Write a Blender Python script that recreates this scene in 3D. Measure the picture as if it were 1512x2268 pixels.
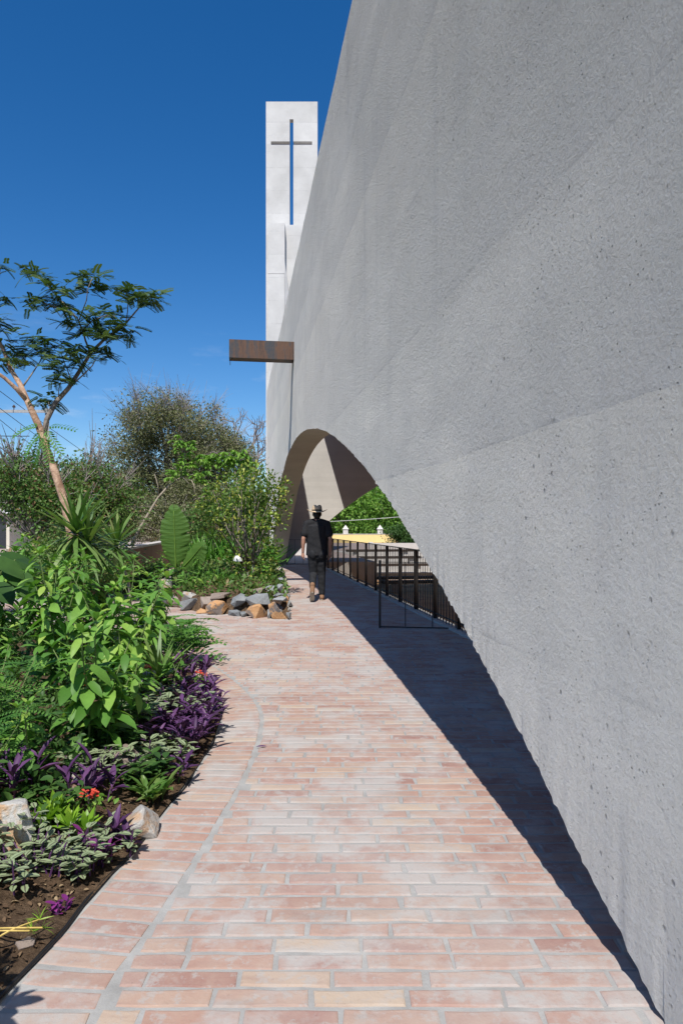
import bpy, math, random
import numpy as np
from mathutils import Vector, Matrix, noise as mnoise

for o in list(bpy.data.objects):
    bpy.data.objects.remove(o)
scene = bpy.context.scene
col = scene.collection
R = math.radians
rng = np.random.default_rng(11)
random.seed(11)

# ------------------------------------------------------------------ camera
F, HY, CH = 1512.0, 1165.0, 1.4          # focal length in photo pixels, horizon row, camera height
cam_d = bpy.data.cameras.new('camera')
cam = bpy.data.objects.new('camera', cam_d)
col.objects.link(cam)
cam.location = (0, 0, CH)
cam.rotation_euler = (R(90), 0, 0)
cam_d.sensor_fit = 'VERTICAL'
cam_d.sensor_height = 36.0
cam_d.sensor_width = 24.0
cam_d.lens = 36.0 * F / 2268.0
cam_d.shift_y = (HY - 1134.0) / 2268.0
cam_d.clip_start = 0.05
cam_d.clip_end = 3000
scene.camera = cam

# ------------------------------------------------------------------ sun and sky
SUN = Vector((-0.078, -0.667, 1.0)).normalized()
world = bpy.data.worlds.new('World')
scene.world = world
world.use_nodes = True
wn = world.node_tree
wn.nodes.clear()
sky = wn.nodes.new('ShaderNodeTexSky')
sky.sky_type = 'NISHITA'
sky.sun_disc = False
sky.sun_elevation = math.asin(SUN.z)
sky.sun_rotation = math.atan2(SUN.x, SUN.y)
sky.altitude = 900
sky.air_density = 1.0
sky.dust_density = 0.7
sky.ozone_density = 3.0
bg = wn.nodes.new('ShaderNodeBackground')
bg.inputs['Strength'].default_value = 0.12
wo = wn.nodes.new('ShaderNodeOutputWorld')
# a faint wisp of cirrus in the sky
tc = wn.nodes.new('ShaderNodeTexCoord')
mp = wn.nodes.new('ShaderNodeMapping')
mp.inputs['Scale'].default_value = (5.0, 5.0, 22.0)
mp.inputs['Rotation'].default_value = (0, R(24), 0)
cn = wn.nodes.new('ShaderNodeTexNoise')
cn.inputs['Scale'].default_value = 1.1
cn.inputs['Detail'].default_value = 7
cn.inputs['Roughness'].default_value = 0.62
cr = wn.nodes.new('ShaderNodeMapRange')
cr.inputs['From Min'].default_value = 0.54
cr.inputs['From Max'].default_value = 0.85
cr.inputs['To Max'].default_value = 0.5
mx = wn.nodes.new('ShaderNodeMix')
mx.data_type = 'RGBA'
mx.inputs[7].default_value = (6.0, 6.6, 7.4, 1)
hs = wn.nodes.new('ShaderNodeHueSaturation')
hs.inputs['Saturation'].default_value = 1.36
hs.inputs['Hue'].default_value = 0.504
wn.links.new(tc.outputs['Generated'], mp.inputs['Vector'])
wn.links.new(mp.outputs['Vector'], cn.inputs['Vector'])
wn.links.new(cn.outputs['Fac'], cr.inputs['Value'])
sz = wn.nodes.new('ShaderNodeSeparateXYZ')
wn.links.new(tc.outputs['Generated'], sz.inputs[0])
zr = wn.nodes.new('ShaderNodeMapRange')
zr.inputs['From Min'].default_value = 0.16
zr.inputs['From Max'].default_value = 0.30
zr.inputs['To Min'].default_value = 1.0
zr.inputs['To Max'].default_value = 0.0
wn.links.new(sz.outputs['Z'], zr.inputs['Value'])
ml = wn.nodes.new('ShaderNodeMath'); ml.operation = 'MULTIPLY'
wn.links.new(cr.outputs['Result'], ml.inputs[0])
wn.links.new(zr.outputs['Result'], ml.inputs[1])
wn.links.new(ml.outputs[0], mx.inputs[0])
wn.links.new(sky.outputs['Color'], hs.inputs['Color'])
wn.links.new(hs.outputs['Color'], mx.inputs[6])
wn.links.new(mx.outputs[2], bg.inputs['Color'])
wn.links.new(bg.outputs['Background'], wo.inputs['Surface'])

sun_d = bpy.data.lights.new('sun', 'SUN')
sun_d.energy = 4.9
sun_d.angle = R(0.53)
sun_d.color = (1.0, 0.955, 0.89)
sun = bpy.data.objects.new('sun', sun_d)
col.objects.link(sun)
sun.rotation_euler = SUN.to_track_quat('Z', 'Y').to_euler()
sun.location = (0, -20, 30)

scene.view_settings.view_transform = 'Standard'
scene.view_settings.look = 'None'
scene.view_settings.exposure = 0.16
scene.view_settings.gamma = 1.0
scene.cycles.use_denoising = True
scene.cycles.max_bounces = 7
scene.cycles.diffuse_bounces = 4
scene.cycles.transparent_max_bounces = 6

# ------------------------------------------------------------------ helpers
def at(px, py, Y):
    return Vector(((px - 756.0) / F * Y, Y, CH - (py - HY) / F * Y))

def gnd(px, py, z=0.0):
    Y = (CH - z) * F / (py - HY)
    return Vector(((px - 756.0) / F * Y, Y, z))

def tag(o, label=None, cat=None, group=None, kind=None):
    if label: o['label'] = label
    if cat: o['category'] = cat
    if group: o['group'] = group
    if kind: o['kind'] = kind
    return o

def empty(name, loc=(0, 0, 0), rz=0.0):
    o = bpy.data.objects.new(name, None)
    col.objects.link(o)
    o.location = loc
    o.rotation_euler = (0, 0, rz)
    o.empty_display_size = 0.1
    return o

def link(name, mesh, parent=None, loc=(0, 0, 0), rot=None, scale=None):
    o = bpy.data.objects.new(name, mesh)
    col.objects.link(o)
    o.parent = parent
    o.location = loc
    if rot is not None: o.rotation_euler = rot
    if scale is not None: o.scale = scale
    return o

class MB:
    def __init__(s):
        s.v, s.f = [], []
    def add(s, vs, fs):
        b = len(s.v)
        s.v += [tuple(p) for p in vs]
        s.f += [tuple(b + i for i in f) for f in fs]
        return s
    def box(s, a, b, M=None):
        (x0, y0, z0), (x1, y1, z1) = a, b
        vs = [Vector(p) for p in ((x0,y0,z0),(x1,y0,z0),(x1,y1,z0),(x0,y1,z0),(x0,y0,z1),(x1,y0,z1),(x1,y1,z1),(x0,y1,z1))]
        if M is not None: vs = [M @ p for p in vs]
        return s.add(vs, ((0,3,2,1),(4,5,6,7),(0,1,5,4),(1,2,6,5),(2,3,7,6),(3,0,4,7)))
    def tube(s, pts, rad, n=8, cap=True, ry=None):
        pts = [Vector(p) for p in pts]
        if not hasattr(rad, '__len__'): rad = [rad] * len(pts)
        b = len(s.v)
        up = None
        for i, p in enumerate(pts):
            d = (pts[min(i+1, len(pts)-1)] - pts[max(i-1, 0)])
            if d.length < 1e-9: d = Vector((0, 0, 1))
            d.normalize()
            if up is None:
                up = Vector((0, 1, 0)) if abs(d.y) < 0.9 else Vector((1, 0, 0))
            sx = d.cross(up)
            if sx.length < 1e-6: sx = d.orthogonal()
            sx.normalize()
            up = sx.cross(d).normalized()
            r = rad[i]
            r2 = ry[i] if ry is not None else r
            for k in range(n):
                a = 2 * math.pi * k / n
                s.v.append(tuple(p + sx * (math.cos(a) * r) + up * (math.sin(a) * r2)))
        for i in range(len(pts) - 1):
            for k in range(n):
                k2 = (k + 1) % n
                s.f.append((b+i*n+k, b+i*n+k2, b+(i+1)*n+k2, b+(i+1)*n+k))
        if cap:
            s.f.append(tuple(b + k for k in reversed(range(n))))
            e = b + (len(pts) - 1) * n
            s.f.append(tuple(e + k for k in range(n)))
        return s
    def capsule(s, pts, rad, n=14, ratio=1.0):
        # tube with rounded ends (for limbs)
        pts = [Vector(p) for p in pts]
        P, Q = [], []
        d0 = (pts[0] - pts[1]).normalized(); d1 = (pts[-1] - pts[-2]).normalized()
        for a in (0.98, 0.8, 0.45): P.append(pts[0] + d0 * rad[0] * a); Q.append(rad[0] * math.sqrt(max(0.0, 1 - a*a)) + 1e-4)
        P += pts; Q += list(rad)
        for a in (0.45, 0.8, 0.98): P.append(pts[-1] + d1 * rad[-1] * a); Q.append(rad[-1] * math.sqrt(max(0.0, 1 - a*a)) + 1e-4)
        return s.tube(P, Q, n, True, [q * ratio for q in Q])
    def ball(s, c, r, nu=12, nv=8):
        if not hasattr(r, '__len__'): r = (r, r, r)
        c = Vector(c); b = len(s.v)
        for j in range(1, nv):
            t = math.pi * j / nv
            for i in range(nu):
                a = 2 * math.pi * i / nu
                s.v.append((c.x + r[0]*math.sin(t)*math.cos(a), c.y + r[1]*math.sin(t)*math.sin(a), c.z + r[2]*math.cos(t)))
        s.v.append((c.x, c.y, c.z + r[2])); s.v.append((c.x, c.y, c.z - r[2]))
        T = len(s.v) - 2; B = T + 1
        for i in range(nu):
            i2 = (i + 1) % nu
            s.f.append((T, b + i, b + i2)); s.f.append((B, b + (nv-2)*nu + i2, b + (nv-2)*nu + i))
            for j in range(nv - 2):
                s.f.append((b + j*nu + i, b + (j+1)*nu + i, b + (j+1)*nu + i2, b + j*nu + i2))
        return s
    def mesh(s, name, mat=None, smooth=False):
        m = bpy.data.meshes.new(name)
        m.from_pydata(s.v, [], s.f)
        m.update()
        if mat: m.materials.append(mat)
        if smooth: m.polygons.foreach_set('use_smooth', [True] * len(m.polygons))
        return m
    def build(s, name, mat, parent=None, smooth=False, loc=(0, 0, 0), bevel=0.0):
        o = link(name, s.mesh(name, mat, smooth), parent, loc)
        if bevel:
            b = o.modifiers.new('bevel', 'BEVEL'); b.width = bevel; b.segments = 2; b.limit_method = 'ANGLE'
        return o

def remesh(mb, name, mat, voxel, smooth_it=4):
    m = mb.mesh(name + '_src')
    o = link(name + '_src', m)
    r = o.modifiers.new('r', 'REMESH'); r.mode = 'VOXEL'; r.voxel_size = voxel
    sm = o.modifiers.new('s', 'SMOOTH'); sm.iterations = smooth_it; sm.factor = 0.5
    dg = bpy.context.evaluated_depsgraph_get()
    me = bpy.data.meshes.new_from_object(o.evaluated_get(dg))
    bpy.data.objects.remove(o); bpy.data.meshes.remove(m)
    me.name = name
    me.materials.clear(); me.materials.append(mat)
    me.polygons.foreach_set('use_smooth', [True] * len(me.polygons))
    return me

# ---- fast foliage: one triangle template scattered many times
def tpl_leaf(w=0.3, droop=0.3, fold=0.12, simple=False):
    if simple:
        v = [(0,0,0),(0.45,-w/2,fold*w),(0.45,w/2,fold*w),(1,0,-droop)]
        return np.array(v, float), np.array([(0,1,2),(2,1,3)]), np.array([0,-1,1,0.0])
    rows = [(0.28,0.42),(0.58,0.5),(0.82,0.3)]
    v = [(0,0,0)]; ac = [0.0]
    for s_, hw in rows:
        h = -droop * s_ * s_
        v += [(s_, -hw*w, h + fold*hw*w*2), (s_, 0, h), (s_, hw*w, h + fold*hw*w*2)]
        ac += [-1, 0, 1]
    v.append((1 - 0.12*droop, 0, -droop)); ac.append(0)
    f = [(0,1,2),(0,2,3)]
    for r in (1, 4):
        for k in (0, 1):
            a, b, c, d = r+k, r+k+1, r+3+k+1, r+3+k
            f += [(a, d, c), (a, c, b)]
    f += [(7,10,8),(8,10,9)]
    return np.array(v, float), np.array(f), np.array(ac)

def tpl_frond(n=9, lw=0.055, ll=0.4, ang=62, droop=0.25, oval=False):
    v, f, ac = [], [], []
    def quad(a, b, c, d):
        i = len(v); v.extend([a, b, c, d]); f.extend([(i, i+1, i+2), (i, i+2, i+3)]); ac.extend([0, 0.5, 0, -0.5])
    z = lambda s_: -droop * s_ * s_
    for k in range(4):
        a, b = k/4, (k+1)/4
        quad((a, -0.008, z(a)), (b, -0.008, z(b)), (b, 0.008, z(b)), (a, 0.008, z(a)))
    ca, sa = math.cos(R(ang)), math.sin(R(ang))
    for k in range(n):
        s_ = 0.14 + 0.86 * k / (n - 1)
        L = ll * (math.sin(math.pi * min(1, 0.25 + 0.75 * (1 - abs(s_ - 0.45)))) * 0.4 + 0.6) * (1 - 0.45 * max(0, s_ - 0.6) / 0.4)
        for sg in (1, -1):
            b0 = np.array((s_, 0, z(s_))); dr = np.array((ca, sg*sa, -0.12)); pr = np.array((-sa, sg*ca, 0)) * (lw / 2)
            m = b0 + dr * L * 0.5; t = b0 + dr * L
            quad(tuple(b0), tuple(m + pr), tuple(t), tuple(m - pr))
    return np.array(v, float), np.array(f), np.array(ac)

def tpl_blade(w=0.07, droop=0.3):
    v = [(0,-w*.35,0),(0,w*.35,0)]; ac = [-1, 1]
    for s_, hw in ((0.35,0.5),(0.7,0.36)):
        v += [(s_,-hw*w,-droop*s_**2),(s_,hw*w,-droop*s_**2)]; ac += [-1, 1]
    v.append((1,0,-droop)); ac.append(0)
    f = [(0,2,3),(0,3,1),(2,4,5),(2,5,3),(4,6,5)]
    return np.array(v, float), np.array(f), np.array(ac)

def unit(a):
    return a / np.maximum(np.linalg.norm(a, axis=1, keepdims=True), 1e-9)

def scatter(name, tpl, P, D, N, L, mat, smooth=True, W=1.0):
    tv, tf, tac = tpl
    P = np.asarray(P, float); n = len(P)
    D = unit(np.asarray(D, float)); N = np.asarray(N, float)
    S = unit(np.cross(N, D)); N2 = np.cross(D, S)
    L = np.broadcast_to(np.asarray(L, float), (n,))[:, None, None]
    W = np.broadcast_to(np.asarray(W, float), (n,))[:, None, None]
    V = P[:, None, :] + L * (tv[None, :, 0:1] * D[:, None, :] + W * tv[None, :, 1:2] * S[:, None, :] + tv[None, :, 2:3] * N2[:, None, :])
    k = len(tv); m = len(tf)
    Fc = (tf[None] + (np.arange(n) * k)[:, None, None]).reshape(-1)
    me = bpy.data.meshes.new(name)
    me.vertices.add(n * k); me.loops.add(n * m * 3); me.polygons.add(n * m)
    me.vertices.foreach_set('co', V.reshape(-1))
    me.loops.foreach_set('vertex_index', Fc.astype(np.int32))
    me.polygons.foreach_set('loop_start', np.arange(0, n * m * 3, 3, dtype=np.int32))
    if smooth: me.polygons.foreach_set('use_smooth', np.ones(n * m, bool))
    a = me.attributes.new('rnd', 'FLOAT', 'POINT')
    a.data.foreach_set('value', np.repeat(rng.random(n), k))
    a = me.attributes.new('across', 'FLOAT', 'POINT')
    a.data.foreach_set('value', np.tile(tac, n).astype(float))
    me.update(calc_edges=True)
    if mat: me.materials.append(mat)
    return me

def rdir(n, up=0.0, rg=None):
    rg = rg or rng
    d = rg.normal(size=(n, 3)); d[:, 2] += up
    return unit(d)

# ---- materials
class NT:
    def __init__(s, name):
        s.m = bpy.data.materials.new(name); s.m.use_nodes = True
        s.t = s.m.node_tree; s.t.nodes.clear()
    def n(s, typ, **kw):
        nd = s.t.nodes.new(typ)
        for k, v in kw.items():
            if k.startswith('_'): setattr(nd, k[1:], v); continue
            key = int(k[1:]) if k[0] == 'i' and k[1:].isdigit() else k.replace('__', ' ')
            inp = nd.inputs[key]
            if hasattr(v, 'is_linked') or isinstance(v, bpy.types.NodeSocket): s.t.links.new(v, inp)
            else: inp.default_value = v
        return nd
    def math(s, op, a, b=0.0, c=0.0):
        return s.n('ShaderNodeMath', _operation=op, i0=a, i1=b, i2=c).outputs[0]
    def mix(s, fac, a, b, blend='MIX'):
        return s.n('ShaderNodeMix', _data_type='RGBA', _blend_type=blend, i0=fac, i6=a, i7=b).outputs[2]
    def rng_(s, v, a, b, c=0.0, d=1.0):
        return s.n('ShaderNodeMapRange', Value=v, From__Min=a, From__Max=b, To__Min=c, To__Max=d).outputs[0]
    def noise(s, scale, detail=4, rough=0.55, vec=None, dist=0.0):
        kw = {'Vector': vec} if vec is not None else {}
        return s.n('ShaderNodeTexNoise', Scale=scale, Detail=float(detail), Roughness=rough, Distortion=dist, **kw)
    def ramp(s, fac, stops, interp='LINEAR'):
        r = s.n('ShaderNodeValToRGB', Fac=fac)
        r.color_ramp.interpolation = interp
        while len(r.color_ramp.elements) < len(stops): r.color_ramp.elements.new(0.5)
        for e, (p, c) in zip(r.color_ramp.elements, stops):
            e.position = p; e.color = (*c, 1)
        return r.outputs[0]
    def bump(s, h, strength, dist, normal=None):
        kw = {'Normal': normal} if normal is not None else {}
        return s.n('ShaderNodeBump', Height=h, Strength=strength, Distance=dist, **kw).outputs[0]
    def obj(s):
        return s.n('ShaderNodeTexCoord').outputs['Object']
    def pos(s):
        return s.n('ShaderNodeNewGeometry').outputs['Position']
    def rand(s):
        a = s.n('ShaderNodeAttribute', _attribute_name='rnd').outputs['Fac']
        o = s.n('ShaderNodeObjectInfo').outputs['Random']
        return s.math('FRACT', s.math('ADD', a, o))
    def out(s, color, rough=0.8, spec=0.3, normal=None, metal=0.0, transl=0.0, tcol=None, drough=0.0):
        kw = {'Base Color': color}
        p = s.n('ShaderNodeBsdfPrincipled')
        if drough: p.inputs['Diffuse Roughness'].default_value = drough
        for k, v in (('Base Color', color), ('Roughness', rough), ('Specular IOR Level', spec), ('Metallic', metal), ('Normal', normal)):
            if v is None: continue
            if isinstance(v, bpy.types.NodeSocket): s.t.links.new(v, p.inputs[k])
            else: p.inputs[k].default_value = (*v, 1) if k == 'Base Color' and len(v) == 3 else v
        sh = p.outputs[0]
        if transl:
            tb = s.n('ShaderNodeBsdfTranslucent')
            c = tcol if tcol is not None else color
            if isinstance(c, bpy.types.NodeSocket): s.t.links.new(c, tb.inputs[0])
            else: tb.inputs[0].default_value = (*c, 1)
            sh = s.n('ShaderNodeMixShader', i0=transl, i1=sh, i2=tb.outputs[0]).outputs[0]
        s.n('ShaderNodeOutputMaterial', Surface=sh)
        return s.m

def C4(c): return (*c, 1.0)

def mat_plain(name, c, rough=0.7, spec=0.3, metal=0.0, var=0.15, scale=6.0, bump=0.0, bscale=40.0):
    t = NT(name); v = t.pos()
    n = t.noise(scale, 5, 0.6, v).outputs['Fac']
    f = t.rng_(n, 0.3, 0.7)
    cc = t.mix(f, C4([x * (1 - var) for x in c]), C4([min(1, x * (1 + var)) for x in c]))
    nm = t.bump(t.noise(bscale, 6, 0.65, v).outputs['Fac'], bump, 0.01) if bump else None
    return t.out(cc, rough, spec, nm, metal)

def mat_leaf(name, stops, rough=0.5, spec=0.32, transl=0.34, stripe=None):
    t = NT(name)
    r = t.rand()
    c = t.ramp(r, stops)
    n = t.noise(14.0, 3, 0.5, t.pos()).outputs['Fac']
    c = t.mix(t.rng_(n, 0.3, 0.7, 0.0, 0.35), c, C4([x * 0.72 for x in stops[0][1]]))
    if stripe:
        ac = t.math('ABSOLUTE', t.n('ShaderNodeAttribute', _attribute_name='across').outputs['Fac'])
        f = t.ramp(ac, [(0.0, (0.1, 0.1, 0.1)), (0.14, (0.2, 0.2, 0.2)), (0.3, (1, 1, 1)), (0.8, (1, 1, 1)), (0.97, (0.25, 0.25, 0.25))])
        c = t.mix(f, c, C4(stripe))
    back = t.mix(1.0, c, C4((1.0, 1.1, 0.55)), 'MULTIPLY')
    return t.out(c, rough, spec, None, 0.0, transl, back)

def mat_bark(name, a, b, scale=8.0):
    t = NT(name); v = t.pos()
    n1 = t.noise(scale, 6, 0.65, v, 0.6).outputs['Fac']
    c = t.mix(t.rng_(n1, 0.38, 0.62), C4(a), C4(b))
    nm = t.bump(t.noise(scale * 4, 5, 0.6, v).outputs['Fac'], 0.5, 0.02)
    return t.out(c, 0.85, 0.2, nm)

# outer face of the great wall: sprayed concrete with pits, pour lines and faint streaks
def mat_shotcrete():
    t = NT('rough grey concrete'); v = t.pos()
    sx = t.n('ShaderNodeSeparateXYZ', Vector=v)
    big = t.noise(0.55, 4, 0.6, v).outputs['Fac']
    mid = t.noise(3.2, 5, 0.6, v).outputs['Fac']
    c = t.mix(t.rng_(big, 0.35, 0.65), C4((0.77, 0.735, 0.665)), C4((0.86, 0.825, 0.745)))
    c = t.mix(t.rng_(mid, 0.35, 0.7, 0, 0.5), c, C4((0.73, 0.695, 0.65)))
    hue = t.noise(1.3, 3, 0.5, t.n('ShaderNodeMapping', Vector=v, Location=(7, 3, 1)).outputs[0]).outputs['Fac']
    c = t.mix(t.rng_(hue, 0.5, 0.75, 0, 0.4), c, C4((0.68, 0.665, 0.60)))
    # pours 0.9 m high, each a slightly different tone, with an uneven seam
    wob = t.noise(1.1, 4, 0.6, v).outputs['Fac']
    zz = t.math('ADD', t.math('MULTIPLY', sx.outputs['Z'], 1.09), t.math('MULTIPLY', wob, 0.12))
    fl = t.math('FLOOR', zz); fr = t.math('FRACT', zz)
    tone = t.n('ShaderNodeTexWhiteNoise', _noise_dimensions='1D', W=fl).outputs['Value']
    c = t.mix(t.rng_(tone, 0, 1, 0.0, 0.45), c, C4((0.66, 0.645, 0.61)))
    c = t.mix(t.rng_(fr, 0.0, 1.0, 0.28, 0.0), c, C4((0.62, 0.605, 0.585)))
    seam = t.math('MULTIPLY', t.rng_(fr, 0.0, 0.028, 1.0, 0.0), t.rng_(mid, 0.42, 0.62))
    c = t.mix(t.math('MULTIPLY', seam, 0.35), c, C4((0.36, 0.355, 0.35)))
    # diagonal trowel streaks
    mpn = t.n('ShaderNodeMapping', Vector=v, Rotation=(R(-33), 0, 0), Scale=(0.6, 0.35, 7.0)).outputs[0]
    stn = t.noise(1.0, 5, 0.6, mpn).outputs['Fac']
    c = t.mix(t.rng_(stn, 0.52, 0.75, 0, 0.35), c, C4((0.80, 0.785, 0.76)))
    drip = t.noise(1.0, 5, 0.65, t.n('ShaderNodeMapping', Vector=v, Scale=(3.5, 3.5, 0.22)).outputs[0]).outputs['Fac']
    c = t.mix(t.rng_(drip, 0.54, 0.72, 0, 0.35), c, C4((0.56, 0.55, 0.535)))
    cloud = t.noise(0.9, 6, 0.62, t.n('ShaderNodeMapping', Vector=v, Location=(2, 8, 5), Rotation=(R(-38), 0, 0), Scale=(0.7, 0.5, 1.5)).outputs[0]).outputs['Fac']
    c = t.mix(t.rng_(cloud, 0.5, 0.68, 0, 0.5), c, C4((0.90, 0.865, 0.795)))
    # pits
    vo = t.n('ShaderNodeTexVoronoi', Vector=t.n('ShaderNodeMapping', Vector=v, Scale=(1, 1, 0.75)).outputs[0], Scale=18.0, Randomness=1.0)
    keep = t.rng_(t.noise(1.6, 5, 0.65, v).outputs['Fac'], 0.52, 0.64)
    pit = t.math('MULTIPLY', t.rng_(vo.outputs['Distance'], 0.05, 0.15, 1.0, 0.0), keep)
    vo2 = t.n('ShaderNodeTexVoronoi', Vector=v, Scale=40.0, Randomness=1.0)
    pit2 = t.math('MULTIPLY', t.rng_(vo2.outputs['Distance'], 0.08, 0.2, 1.0, 0.0), t.rng_(t.noise(6.0, 3, 0.6, v).outputs['Fac'], 0.5, 0.62))
    c = t.mix(t.math('MULTIPLY', t.math('MAXIMUM', pit, pit2), 0.42), c, C4((0.12, 0.12, 0.125)))
    fine = t.noise(55.0, 8, 0.72, v).outputs['Fac']
    c = t.mix(t.rng_(fine, 0.54, 0.72, 0, 0.5), c, C4((0.45, 0.44, 0.42)))
    c = t.mix(t.rng_(fine, 0.46, 0.28, 0, 0.4), c, C4((0.85, 0.84, 0.81)))
    crs = t.noise(16.0, 5, 0.6, v).outputs['Fac']
    h = t.math('ADD', t.math('MULTIPLY', fine, 1.0), t.math('MULTIPLY', crs, 0.75))
    h = t.math('SUBTRACT', h, t.math('ADD', t.math('MULTIPLY', pit, 0.9), t.math('MULTIPLY', pit2, 0.7)))
    h = t.math('SUBTRACT', h, t.math('MULTIPLY', seam, 0.12))
    return t.out(c, 0.92, 0.12, t.bump(h, 1.0, 0.022), drough=1.0)

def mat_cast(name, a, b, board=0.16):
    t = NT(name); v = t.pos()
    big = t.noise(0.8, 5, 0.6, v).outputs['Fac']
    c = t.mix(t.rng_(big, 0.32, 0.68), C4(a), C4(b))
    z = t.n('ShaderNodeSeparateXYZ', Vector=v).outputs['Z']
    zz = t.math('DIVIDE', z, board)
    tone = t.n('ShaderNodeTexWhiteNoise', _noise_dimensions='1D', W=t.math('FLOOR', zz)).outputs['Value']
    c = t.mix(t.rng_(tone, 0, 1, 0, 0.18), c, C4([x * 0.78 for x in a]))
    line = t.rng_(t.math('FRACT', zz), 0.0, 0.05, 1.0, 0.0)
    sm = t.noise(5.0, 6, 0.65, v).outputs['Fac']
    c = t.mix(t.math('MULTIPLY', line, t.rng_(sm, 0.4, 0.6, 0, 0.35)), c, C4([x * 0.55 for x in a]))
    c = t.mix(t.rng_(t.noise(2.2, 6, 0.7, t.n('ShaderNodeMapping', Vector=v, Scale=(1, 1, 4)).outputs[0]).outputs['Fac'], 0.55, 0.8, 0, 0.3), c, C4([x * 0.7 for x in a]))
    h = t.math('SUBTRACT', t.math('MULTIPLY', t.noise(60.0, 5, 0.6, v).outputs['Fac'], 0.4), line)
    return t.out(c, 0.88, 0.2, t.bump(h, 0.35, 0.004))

def mat_brick():
    t = NT('worn clay brick'); v = t.pos(); r = t.rand()
    c = t.ramp(r, [(0.0, (0.34, 0.17, 0.13)), (0.16, (0.385, 0.235, 0.185)), (0.34, (0.31, 0.18, 0.16)), (0.5, (0.40, 0.265, 0.205)),
                   (0.64, (0.26, 0.115, 0.095)), (0.76, (0.37, 0.24, 0.20)), (0.88, (0.45, 0.35, 0.26)), (1.0, (0.33, 0.175, 0.145))])
    n1 = t.noise(9.0, 6, 0.65, v).outputs['Fac']
    c = t.mix(t.rng_(n1, 0.3, 0.72, 0, 0.5), c, C4((0.47, 0.375, 0.30)))
    st = t.noise(5.0, 5, 0.6, t.n('ShaderNodeMapping', Vector=v, Scale=(1.0, 5.0, 1.0)).outputs[0]).outputs['Fac']
    c = t.mix(t.rng_(st, 0.5, 0.75, 0, 0.4), c, C4((0.25, 0.135, 0.115)))
    # cement haze left by grouting: big patches and smears
    hz = t.noise(2.1, 7, 0.68, v).outputs['Fac']
    hz2 = t.noise(0.55, 3, 0.6, v).outputs['Fac']
    f = t.math('ADD', t.rng_(hz, 0.48, 0.60, 0.02, 0.76), t.rng_(hz2, 0.42, 0.64, 0, 0.36))
    c = t.mix(t.math('MINIMUM', f, 0.85), c, C4((0.415, 0.395, 0.375)))
    ed = t.noise(13.0, 8, 0.75, v).outputs['Fac']
    c = t.mix(t.rng_(ed, 0.53, 0.60, 0, 0.62), c, C4((0.39, 0.375, 0.355)))
    dk = t.noise(1.3, 6, 0.7, t.n('ShaderNodeMapping', Vector=v, Location=(5, 2, 0), Scale=(1, 2.2, 1)).outputs[0]).outputs['Fac']
    c = t.mix(t.rng_(dk, 0.56, 0.72, 0, 0.45), c, C4((0.24, 0.215, 0.20)))
    sp = t.noise(85.0, 3, 0.6, v).outputs['Fac']
    c = t.mix(t.rng_(sp, 0.62, 0.78, 0, 0.4), c, C4((0.20, 0.13, 0.11)))
    h = t.math('ADD', t.noise(70.0, 6, 0.65, v).outputs['Fac'], t.math('MULTIPLY', n1, 0.8))
    return t.out(c, 0.86, 0.25, t.bump(h, 0.4, 0.004))

def mat_mortar():
    t = NT('grey mortar'); v = t.pos()
    n = t.noise(7.0, 7, 0.65, v).outputs['Fac']
    c = t.mix(t.rng_(n, 0.3, 0.7), C4((0.27, 0.265, 0.255)), C4((0.40, 0.395, 0.38)))
    return t.out(c, 0.95, 0.15, t.bump(t.noise(80.0, 6, 0.7, v).outputs['Fac'], 0.5, 0.005))

def mat_far_paving():
    t = NT('distant brick paving'); v = t.pos()
    b = t.n('ShaderNodeTexBrick', Vector=v, Color1=C4((0.40, 0.27, 0.22)), Color2=C4((0.45, 0.33, 0.27)), Mortar=C4((0.42, 0.39, 0.36)),
            Scale=1.0, Mortar__Size=0.008, Brick__Width=0.286, Row__Height=0.0862)
    n = t.noise(1.7, 6, 0.65, v).outputs['Fac']
    c = t.mix(t.rng_(n, 0.4, 0.7, 0.1, 0.6), b.outputs['Color'], C4((0.45, 0.41, 0.38)))
    return t.out(c, 0.9, 0.2, t.bump(t.noise(60.0, 5, 0.6, v).outputs['Fac'], 0.3, 0.004))

def mat_soil():
    t = NT('damp garden soil'); v = t.pos()
    n = t.noise(22.0, 8, 0.7, v).outputs['Fac']
    c = t.mix(t.rng_(n, 0.3, 0.7), C4((0.055, 0.035, 0.022)), C4((0.20, 0.135, 0.085)))
    nm = t.bump(t.noise(45.0, 8, 0.72, v).outputs['Fac'], 1.0, 0.03)
    return t.out(c, 0.95, 0.1, nm)

def mat_rock(name, a, b, cst=None):
    t = NT(name); v = t.pos()
    n = t.noise(4.5, 7, 0.66, v).outputs['Fac']
    r = t.n('ShaderNodeObjectInfo').outputs['Random']
    c = t.mix(t.rng_(n, 0.36, 0.64), C4(a), C4(b))
    if cst:
        m = t.noise(5.5, 4, 0.6, t.n('ShaderNodeMapping', Vector=v, Location=(3, 9, 4)).outputs[0]).outputs['Fac']
        c = t.mix(t.rng_(m, 0.52, 0.58), c, C4(cst))
    c = t.mix(t.rng_(r, 0, 1, 0, 0.35), c, C4([x * 0.7 for x in a]))
    sp = t.noise(60.0, 4, 0.6, v).outputs['Fac']
    c = t.mix(t.rng_(sp, 0.6, 0.75, 0, 0.5), c, C4([x * 0.35 for x in a]))
    h = t.math('ADD', t.noise(28.0, 8, 0.7, v).outputs['Fac'], n)
    return t.out(c, 0.9, 0.2, t.bump(h, 0.8, 0.02))

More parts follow.
